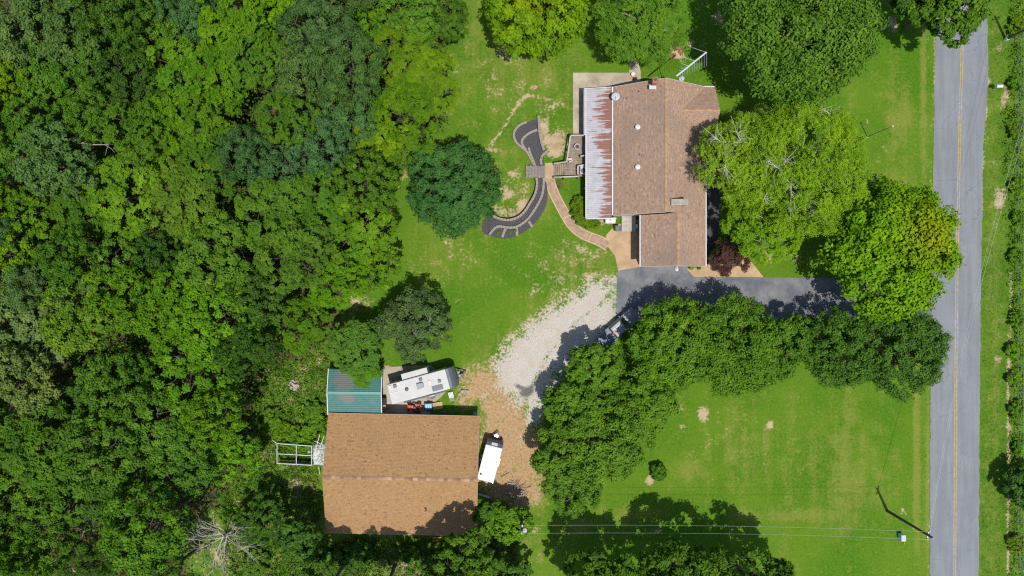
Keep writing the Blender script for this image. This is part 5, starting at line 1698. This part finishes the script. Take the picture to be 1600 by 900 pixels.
yard('honey_locust_tree', 'wide pale feathery tree with white limbs on the front lawn', 1250, 262, 110, 11.5, (.110, .205, .010), 507, 'frond', .28, 260, 170, 22, spread=.86, depth=.5, bark=(.42, .39, .34))
yard('honey_locust_tree', 'low pale feathery tree beside the purple-leaved tree', 1200, 352, 60, 9, (.095, .195, .007), 508, 'frond', .28, 120, 150, 11, depth=.5, bark=(.42, .39, .34))
yard('maple_tree', 'glowing yellow-green maple overhanging the road with a golden top', 1393, 391, 114, 12.5, (.092, .198, .007), 509, 'broad', .42, 280, 125, 30, spread=.74, warm=warm_patch(2.4, 1.6, 2.8, .8), depth=.65)
yard('pear_tree', 'broad green tree with pointed shoots over the driveway', 1052, 538, 74, 7.8, (.066, .148, .012), 510, 'broad', 0.29, 170, 150, 14, depth=.7, spread=.92)
yard('pear_tree', 'full green tree in the middle of the driveway row', 1142, 540, 84, 7.8, (.062, .140, .012), 511, 'broad', 0.29, 180, 150, 14, depth=.7, spread=.92)
yard('pear_tree', 'slim green tree squeezed into the driveway row', 1228, 540, 54, 7.0, (.055, .128, .012), 512, 'broad', 0.29, 80, 130, 9, depth=.7, spread=.92)
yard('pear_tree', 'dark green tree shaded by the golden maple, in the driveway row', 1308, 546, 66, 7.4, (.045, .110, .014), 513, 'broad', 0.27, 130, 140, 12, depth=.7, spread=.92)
yard('pear_tree', 'end tree of the driveway row overhanging the road edge', 1408, 548, 76, 7.8, (.045, .108, .016), 514, 'broad', 0.26, 180, 150, 14, depth=.7, spread=.92)
yard('pear_tree', 'green tree over the gravel drive beside the parked pickup', 932, 574, 46, 7.4, (.064, .145, .012), 515, 'broad', 0.28, 110, 140, 10, depth=.7, spread=.92)
yard('pear_tree', 'green tree behind the parked pickup in the tree belt', 1006, 622, 58, 7.8, (.068, .150, .012), 516, 'broad', 0.28, 120, 140, 11, depth=.7, spread=.92)
yard('pear_tree', 'green tree leaning over the burnt patch of the gravel drive', 900, 640, 54, 7.8, (.066, .145, .012), 517, 'broad', 0.28, 130, 140, 11, depth=.7, spread=.92)
yard('pear_tree', 'wide green tree at the heart of the belt by the gravel drive', 945, 678, 76, 8.2, (.070, .150, .014), 518, 'broad', 0.28, 180, 150, 14, depth=.7, spread=.92)
yard('pear_tree', 'green tree at the edge of the dirt opposite the cargo trailer', 884, 715, 56, 7.4, (.062, .140, .013), 519, 'broad', 0.28, 130, 140, 11, depth=.7, spread=.92)
yard('pear_tree', 'green tree at the southern tip of the belt near the overhead wires', 895, 758, 52, 7.0, (.058, .130, .014), 520, 'broad', 0.26, 110, 140, 10, depth=.7, spread=.92)
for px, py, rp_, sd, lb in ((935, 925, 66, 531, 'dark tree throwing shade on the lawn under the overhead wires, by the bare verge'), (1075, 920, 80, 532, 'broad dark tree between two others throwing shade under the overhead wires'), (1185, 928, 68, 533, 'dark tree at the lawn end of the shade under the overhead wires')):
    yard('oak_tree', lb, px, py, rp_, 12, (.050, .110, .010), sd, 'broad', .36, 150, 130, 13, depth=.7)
yard('hawthorn_tree', 'grey-green open tree on the lawn beside the travel trailer', 648, 505, 58, 8, (.060, .105, .030), 541, 'fine', .26, 120, 150, 11, depth=.7, bark=(.3, .28, .25))
yard('ash_tree', 'soft green tree drooping onto the green carport roof', 556, 540, 42, 7.5, (.056, .132, .016), 542, 'frond', .30, 100, 130, 10, depth=.65)
yard('ash_tree', 'small leafy sprig tree hanging over the carport edge', 570, 577, 24, 5.5, (.060, .150, .012), 543, 'frond', .28, 34, 110, 6, depth=.6)
yard('oak_tree', 'tall tree shading the end of the workshop roof beside the cargo trailer', 722, 880, 52, 12.5, (.056, .120, .010), 544, 'broad', .32, 120, 140, 11, depth=.65)
yard('maple_tree', 'lime green young tree under the utility pole by the workshop', 795, 815, 36, 6, (.072, .165, .010), 545, 'broad', .30, 60, 130, 8, depth=.75)
yard('elm_tree', 'shaded tree behind the lime green young tree', 765, 800, 26, 5, (.045, .115, .012), 546, 'broad', .30, 40, 120, 7, depth=.75)
yard('oak_tree', 'tall tree standing alone behind the middle of the workshop', 590, 948, 52, 15, (.052, .112, .010), 547, 'broad', .32, 90, 130, 10, depth=.6)
yard('oak_tree', 'tall tree behind the workshop corner on the side of the wood', 503, 940, 48, 15, (.052, .112, .010), 560, 'broad', .32, 90, 130, 10, depth=.6)
yard('oak_tree', 'tall tree behind the workshop next to the one shading the roof end', 688, 940, 56, 15, (.052, .112, .010), 561, 'broad', .32, 100, 130, 11, depth=.6)
yard('oak_tree', 'dark bushy tree beside the workshop wall corner', 468, 842, 36, 9, (.040, .100, .014), 548, 'broad', .32, 80, 130, 9, depth=.7)
yard('oak_tree', 'tree at the end of the shaded strip below the lime green tree', 805, 905, 34, 8, (.042, .105, .014), 549, 'broad', .32, 60, 120, 8, depth=.7)
yard('copper_maple_tree', 'purple-leaved ornamental tree by the house corner', 1142, 402, 33, 4.2, (.062, .030, .026), 551, 'frond', .30, 42, 70, 10, depth=.75, spread=.8)
yard('bramble_tree', 'dark round bush in the brambles beyond the fence', 1600, 758, 36, 3.6, (.036, .095, .016), 552, 'broad', .26, 80, 120, 9, depth=.9)


# ------------------------------------------------------------------ bare white tree
def bare_tree(label, px, py, H, rad, seed):
    r = random.Random(seed)
    q = P(px, py, H * .75)
    root = thing('dead_tree', label, 'tree', (q.x, q.y, 0))
    mb = MB()
    tw = MB()
    mb.tube([(0, 0, -.2), (.05, .08, H * .35), (0, 0, H * .62)], [.26, .2, .13], 8)

    def grow(p, dv, ln, rad_, lvl):
        pts = [p]
        dd = dv.copy()
        for k in range(4):
            dd = (dd + Vector((r.gauss(0, .13), r.gauss(0, .13), r.gauss(.02, .1)))).normalized()
            pts.append(pts[-1] + dd * ln / 4)
        (mb if lvl < 2 else tw).tube(pts, [rad_ * (1 - .18 * k) for k in range(5)], 5 if lvl < 2 else 4)
        if lvl >= 3: return
        for k in range(5 if lvl < 2 else 4):
            i = r.randint(1, 4)
            nd = (dd + Vector((r.gauss(0, .6), r.gauss(0, .6), r.gauss(0, .3)))).normalized()
            grow(pts[i], nd, ln * r.uniform(.42, .6), rad_ * .45, lvl + 1)
    for k in range(13):
        an = k * 2.4 + r.uniform(-.3, .3)
        dv = Vector((math.cos(an), math.sin(an), r.uniform(.15, .9))).normalized()
        grow(Vector((0, 0, H * r.uniform(.45, .62))), dv, rad * r.uniform(.55, .8), .075, 1)
    for m_, nm in ((mb, 'trunk'), (tw, 'twigs')):
        o = m_.build(nm, M['bark'], root)
        o.color = (.40, .36, .32, 1)
    return root


bare_tree('leafless white tree with radiating bare branches at the edge of the wood', 342, 845, 8.0, 5.0, 5)
bare_tree('small leafless greyish tree wedged between dark crowns in the wood', 125, 812, 9.0, 2.2, 6)


def limb(label, pts, rad, col=(.30, .27, .24), tw=7):
    """a bare pale bough standing out of a crown"""
    q = [P(*p) for p in pts]
    root = thing('bare_bough', label, 'branch', (q[0].x, q[0].y, q[0].z), 0, 'bare boughs in the crowns')
    mb = MB()
    l = [p - q[0] for p in q]
    mb.tube(l, [rad * (1 - .7 * k / (len(l) - 1)) for k in range(len(l))], 6)
    r = random.Random(int(pts[0][0]))
    for k in range(1, len(l)):
        for j in range(tw):
            e = l[k] + Vector((r.gauss(0, .95), r.gauss(0, .95), r.gauss(.15, .3)))
            mb.tube([l[k - 1].lerp(l[k], r.uniform(.3, 1)), (l[k] + e) / 2 + Vector((0, 0, .1)), e], [rad * .35, rad * .25, rad * .12], 4)
    o = mb.build('branch', M['bark'], root)
    o.color = (*col, 1)


limb('bare grey bough showing across a dark gap in the wood', [(122, 222, 10.5), (145, 226, 12), (170, 226, 12.6)], .10, tw=2)
for pts in ([(1165, 235, 9.2), (1155, 215, 10.6), (1150, 205, 11.0)], [(1165, 235, 9.2), (1150, 222, 10.4), (1128, 222, 10.8), (1112, 212, 10.9)], [(1133, 226, 10.2), (1135, 245, 10.6), (1132, 268, 10.7)],
            [(1225, 290, 10.2), (1222, 268, 11.4), (1228, 250, 11.9)], [(1222, 268, 11.2), (1236, 290, 11.6), (1236, 310, 11.8)], [(1222, 268, 11.2), (1205, 255, 11.6), (1198, 250, 11.8)], [(1275, 170, 10.2), (1288, 172, 10.8), (1298, 178, 11)], [(1200, 300, 10.8), (1192, 312, 11.0)]):
    limb('bare white bough rising through the pale feathery trees', pts, .065, (.46, .43, .38))

# ------------------------------------------------------------------ shrubs
def shrub(name, label, px, py, rpx, H, col, seed, style='broad', ls=.2, clumps=40, leaves=110, ell=(1, 1), warm=None, group=None, cat='shrub'):
    r = np.random.default_rng(seed)
    rw = rpx * K
    q = P(px, py, H * .6)
    root = thing(name, label, cat, (q.x, q.y, 0), 0, group)
    pos, nr, ax, tn = [], [], [], []
    for k in range(clumps):
        an, rr = r.uniform(0, 6.28), rw * .78 * math.sqrt(r.random())
        zz = H * (.25 + .6 * math.sqrt(max(0, 1 - (rr / rw) ** 2))) * r.uniform(.55, 1)
        c = np.array([rr * math.cos(an) * ell[0], rr * math.sin(an) * ell[1], zz])
        rc = max(.16, rw * r.uniform(.14, .24))
        n = int(leaves * r.uniform(.7, 1.3))
        e = rdir(r, n, -.6)
        p = c + e * (rc * (1 - .5 * r.random(n)))[:, None] * np.array([1, 1, .8])
        p[:, 2] = np.maximum(p[:, 2], .03)
        pos.append(p); nr.append(unit(e * .7 + np.array([0, 0, .6]) + r.normal(0, .4, (n, 3)))); ax.append(e + r.normal(0, .5, (n, 3)))
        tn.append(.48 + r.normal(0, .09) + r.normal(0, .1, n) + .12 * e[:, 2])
    pos, nr, ax, tn = map(np.concatenate, (pos, nr, ax, tn))
    L = ls * r.uniform(.7, 1.3, len(pos))
    wm = np.clip(r.normal(warm, .2, len(pos)), 0, .8) if warm else None
    o = link('foliage', leaf_mesh('foliage', pos, nr, ax, L, L * .65, tn, wm), root)
    o.color = (*col, 1)
    mb = MB()
    for k in range(6):
        an = k * 1.05
        e = Vector((rw * .5 * math.cos(an), rw * .5 * math.sin(an), H * .6))
        mb.tube([(0, 0, -.05), e * .5, e], [.05, .035, .015], 5)
    t = mb.build('stem', M['bark'], root)
    t.color = (.15, .12, .09, 1)
    return root


shrub('patio_shrub', 'clipped green shrub with rusty tips against the rusting patio roof', 908, 328, 19, 1.7, (.062, .130, .010), 601, ls=.17, clumps=90, leaves=110, ell=(.95, 1.5), warm=.12)
shrub('patio_shrub', 'low spreading green shrub at the foot of the clipped patio shrub', 925, 350, 13, .8, (.068, .135, .010), 602, ls=.15, clumps=45, leaves=90, ell=(1.2, .7), warm=.1)
shrub('round_shrub', 'single round shrub alone on the mown lawn', 1029, 738, 15, 1.7, (.052, .125, .012), 603, ls=.2, clumps=55, leaves=110)
for px, py, rp_, c_ in ((1125, 364, 3.6, (.13, .26, .03)), (1119, 386, 3.2, (.13, .26, .03)), (1114, 391, 3.0, (.11, .24, .03)), (1108, 403, 3.0, (.12, .26, .03)), (1080, 418.5, 2.8, (.18, .24, .02)), (1093, 418, 2.4, (.06, .14, .02))):
    shrub('foundation_plant', 'small lime green plant in the dark mulch strip along the house', px, py, rp_, .4, c_, int(px), ls=.14, clumps=10, leaves=45, group='small plants along the house', cat='plant')
for px, py in ((778, 364), (797, 363), (805, 361), (846, 247)):
    shrub('bed_plant', 'tiny green plant growing in the black garden mulch', px, py, 2.6, .35, (.07, .15, .01), int(px), ls=.12, clumps=7, leaves=40, group='plants in the garden beds', cat='plant')
for px, py, rp_, H_, c_, sd in ((470, 688, 27, 1.6, (.075, .165, .010), 611), (445, 680, 22, 1.3, (.080, .165, .010), 612), (498, 665, 20, 1.6, (.070, .150, .010), 613), (490, 640, 18, 1.3, (.066, .145, .012), 614), (425, 655, 20, 1.4, (.068, .15, .012), 615)):
    shrub('bramble_bush', 'bright green bramble bush on the weedy ground beside the workshop', px, py, rp_, H_, c_, sd, ls=.26, clumps=45, leaves=75, group='bramble bushes beside the workshop')
for px, py, rp_, H_, c_, sd in ((560, 868, 26, 1.8, (.045, .110, .014), 621), (640, 866, 20, 1.3, (.045, .110, .012), 622), (520, 880, 24, 2.0, (.050, .115, .014), 623), (680, 890, 26, 2.6, (.050, .112, .014), 624), (400, 880, 24, 1.6, (.06, .125, .014), 625), (475, 892, 28, 2.4, (.055, .122, .016), 626),
                                (760, 880, 26, 2.4, (.045, .105, .014), 627), (545, 897, 16, 1.2, (.05, .1, .02), 628)):
    shrub('thicket_bush', 'dark green bush in the shaded thicket behind the workshop', px, py, rp_, H_, c_, sd, ls=.28, clumps=50, leaves=75, group='bushes behind the workshop')
for px, py, rp_, sd in ((1592, 40, 20, 631), (1590, 205, 15, 632), (1593, 290, 17, 633), (1590, 400, 15, 634), (1593, 500, 18, 635), (1584, 545, 14, 636), (1592, 640, 17, 637), (1594, 700, 15, 638), (1590, 850, 17, 639), (1588, 130, 14, 640), (1584, 590, 12, 641), (1595, 340, 14, 642)):
    shrub('hedge_bramble', 'leafy bramble clump growing along the wire fence', px, py, rp_, 1.1, (.080 * rf_.uniform(.8, 1.2), .170 * rf_.uniform(.85, 1.1), .010), sd, ls=.22, clumps=34, leaves=70, group='brambles along the wire fence')

# ------------------------------------------------------------------ piles and litter
def pile(name, label, px, py, rpx, n, H, mat, seed, long_=False, cat='pile'):
    r = random.Random(seed)
    q = P(px, py, 0)
    root = thing(name, label, cat, (q.x, q.y, 0))
    rw = rpx * K
    for k in range(n):
        an, rr = r.uniform(0, 6.28), rw * math.sqrt(r.random())
        x, y = rr * math.cos(an), rr * math.sin(an)
        z = H * (1 - rr / rw) * r.random()
        if long_:
            a2 = r.uniform(0, 6.28)
            ln = r.uniform(.5, 1.6)
            d2 = Vector((math.cos(a2) * ln / 2, math.sin(a2) * ln / 2, r.uniform(-.1, .1)))
            c = Vector((x, y, z + .1))
            MB().tube([c - d2, c + Vector((r.gauss(0, .06), r.gauss(0, .06), .03)), c + d2], [.045, .035, .015], 5).build('branch', mat, root)
        else:
            s = r.uniform(.14, .42)
            mb = MB().box((x, y, z + s * .3), (s, s * r.uniform(.6, 1), s * .6), m=Matrix.Rotation(r.uniform(0, 6), 3, Vector((r.gauss(0, .3), r.gauss(0, .3), 1)).normalized()))
            mb.build('chunk', mat, root, bevel=.03, segs=1)
    return root


pile('brush_pile', 'heap of dry cut branches on bare ground near the utility pole', 806, 768, 17, 60, .6, M['twig'], 701, True)
pile('branch_litter', 'loose dry branches scattered beside the cargo trailer', 785, 757, 18, 22, .15, M['twig'], 702, True)
pile('rubble_heap', 'pale rubble heap in the weeds west of the green carport', 460, 600, 8, 26, .5, M['rubble'], 704)
pile('rubble_heap', 'low grey rubble scatter near the workshop roof corner in the weeds', 487, 643, 8, 18, .3, M['rubble'], 705)
pile('brick_rubble', 'scatter of broken bricks on the grass near the aerial', 1052, 82, 16, 30, .2, M['brick'], 706)
pile('stone_row', 'row of pale stones on the grass ahead of the travel trailer', 722, 612, 9, 12, .2, M['rubble'], 707)

# ------------------------------------------------------------------ grass and undergrowth (nobody could count these)
def scatter(n, x0, x1, y0, y1, fn, seed):
    r = np.random.default_rng(seed)
    X, Y = r.uniform(x0, x1, n), r.uniform(y0, y1, n)
    k = r.random(n) < fn(X, Y)
    return X[k], Y[k], r


PAVED = [[(964, 421), (1000, 400), (1103, 400), (1190, 400), (1457, 430), (1457, 515), (963, 505)], [(895, 112), (1001, 112), (1001, 135), (1103, 120), (1120, 130), (1120, 230), (1126, 330), (1103, 420), (961, 420), (944, 380), (948, 366), (962, 342), (918, 345), (895, 214)],
         [(597, 572), (705, 572), (705, 655), (597, 655)], [(800, 187), (852, 182), (856, 250), (881, 252), (891, 210), (920, 212), (920, 282), (866, 280), (856, 320), (840, 345), (806, 371), (766, 370), (751, 360), (755, 336), (800, 347), (836, 306), (836, 282), (818, 281), (818, 258), (836, 258)],
         [(508, 645), (748, 645), (748, 838), (500, 838)], [(1452, -300), (1546, -300), (1546, 120), (1532, 400), (1531, 1200), (1452, 1200)]]


def free(X, Y):
    m = np.ones(X.shape)
    for p in PAVED: m *= 1 - (poly_soft(X, Y, p, .05) > .5)
    pm = np.full(X.shape, 9.0)
    for a_ in path_pts: pm = np.minimum(pm, np.hypot(X - a_.x, Y - a_.y))
    return m * (pm > .75)


def blades(name, label, X, Y, r, h, spread, mat, nb=5, cat='grass'):
    """tufts of upright blades"""
    N = len(X)
    px = np.repeat(X, nb) + r.normal(0, spread * .4, N * nb)
    py = np.repeat(Y, nb) + r.normal(0, spread * .4, N * nb)
    hh = np.repeat(h * r.uniform(.6, 1.4, N), nb) * r.uniform(.6, 1.2, N * nb)
    a = r.uniform(0, 2 * np.pi, N * nb)
    ww = hh * r.uniform(.28, .5, N * nb)
    ln = hh * r.uniform(.2, .9, N * nb)
    dx, dy = np.cos(a), np.sin(a)
    z = np.zeros_like(px)
    v = np.stack([np.stack([px - dy * ww / 2, py + dx * ww / 2, z], 1), np.stack([px + dy * ww / 2, py - dx * ww / 2, z], 1), np.stack([px + dx * ln, py + dy * ln, hh], 1)], 1).reshape(-1, 3)
    n = N * nb
    me = bpy.data.meshes.new(name)
    me.vertices.add(3 * n)
    me.vertices.foreach_set('co', v.astype('f4').ravel())
    me.loops.add(3 * n)
    me.loops.foreach_set('vertex_index', np.arange(3 * n, dtype='i4'))
    me.polygons.add(n)
    me.polygons.foreach_set('loop_start', (np.arange(n) * 3).astype('i4'))
    me.update(calc_edges=True)
    mask_attrs(me, v[:, 0], v[:, 1])
    me.materials.append(mat)
    o = link(name, me)
    return tag(o, label, cat, kind='stuff')


def lawn_w(X, Y):
    d_, g_, dr_, ro, a_, c_, li = ground_masks(X, Y)
    return free(X, Y) * np.clip(1.05 - d_ * 1.1 - g_ * 1.5 - ro, 0, 1)


X, Y, r = scatter(60000, -12, 62, -37, 37, lawn_w, 801)
blades('grass', 'short mown grass of the lawn around the house', X, Y, r, .06, .16, M['ground'], 4)


def verge_w(X, Y): return free(X, Y) * np.maximum(poly_soft(X, Y, VERGE, .3), 0)


X, Y, r = scatter(14000, 58, 66, -38, 38, verge_w, 802)
blades('verge_grass', 'longer rough grass of the verge across the road', X, Y, r, .09, .2, M['ground'], 4)


def weeds_w(X, Y):
    d_, g_, dr_, ro, a_, c_, li = ground_masks(X, Y)
    return free(X, Y) * np.clip(np.maximum(poly_soft(X, Y, SCRUB, .6), .10 * (d_ * c_ > .3)) - d_ * .5, 0, 1)


X, Y, r = scatter(30000, -36, 5, -42, -3, weeds_w, 803)
blades('weeds', 'rough weeds around the workshop and along the dirt', X, Y, r, .30, .3, M['ground'], 5)


def leafy(name, label, n, box, fn, seed, hmax, ls, col, cat, clump=9):
    X, Y, r = scatter(n, *box, fn, seed)
    N = len(X)
    hh = r.uniform(.1, 1, N) ** 1.5 * hmax
    X, Y, hh = np.repeat(X, clump), np.repeat(Y, clump), np.repeat(hh, clump)
    m = len(X)
    e = rdir(r, m, -.2)
    rc = .3 + hh * .18
    p = np.stack([X, Y, hh], 1) + e * rc[:, None]
    p[:, 2] = np.maximum(p[:, 2], .04)
    L = ls * r.uniform(.6, 1.4, m)
    tn = np.repeat(r.normal(.45, .14, N), clump) + r.normal(0, .1, m)
    o = link(name, leaf_mesh(name, p, unit(e * .5 + np.array([0, 0, .8]) + r.normal(0, .35, (m, 3))), e + r.normal(0, .5, (m, 3)), L, L * .65, tn))
    o.color = (*col, 1)
    return tag(o, label, cat, kind='stuff')


leafy('undergrowth', 'shaded leafy undergrowth on the floor of the wood', 17000, (-68, -5, -40, 40), lambda X, Y: poly_soft(X, Y, WOOD, .5) * .9, 811, 6.5, .32, (.045, .105, .010), 'undergrowth', 8)
leafy('ground_ivy', 'low leafy weeds around the workshop and behind it', 3000, (-40, 2, -42, -6), lambda X, Y: weeds_w(X, Y) * .8, 812, .4, .22, (.098, .185, .016), 'weeds', 8)
leafy('verge_brambles', 'dense leafy brambles under the wire fence', 3600, (60, 70, -38, 38), lambda X, Y: poly_soft(X, Y, BRAMBLE, .3), 813, .7, .22, (.085, .172, .012), 'brambles', 8)
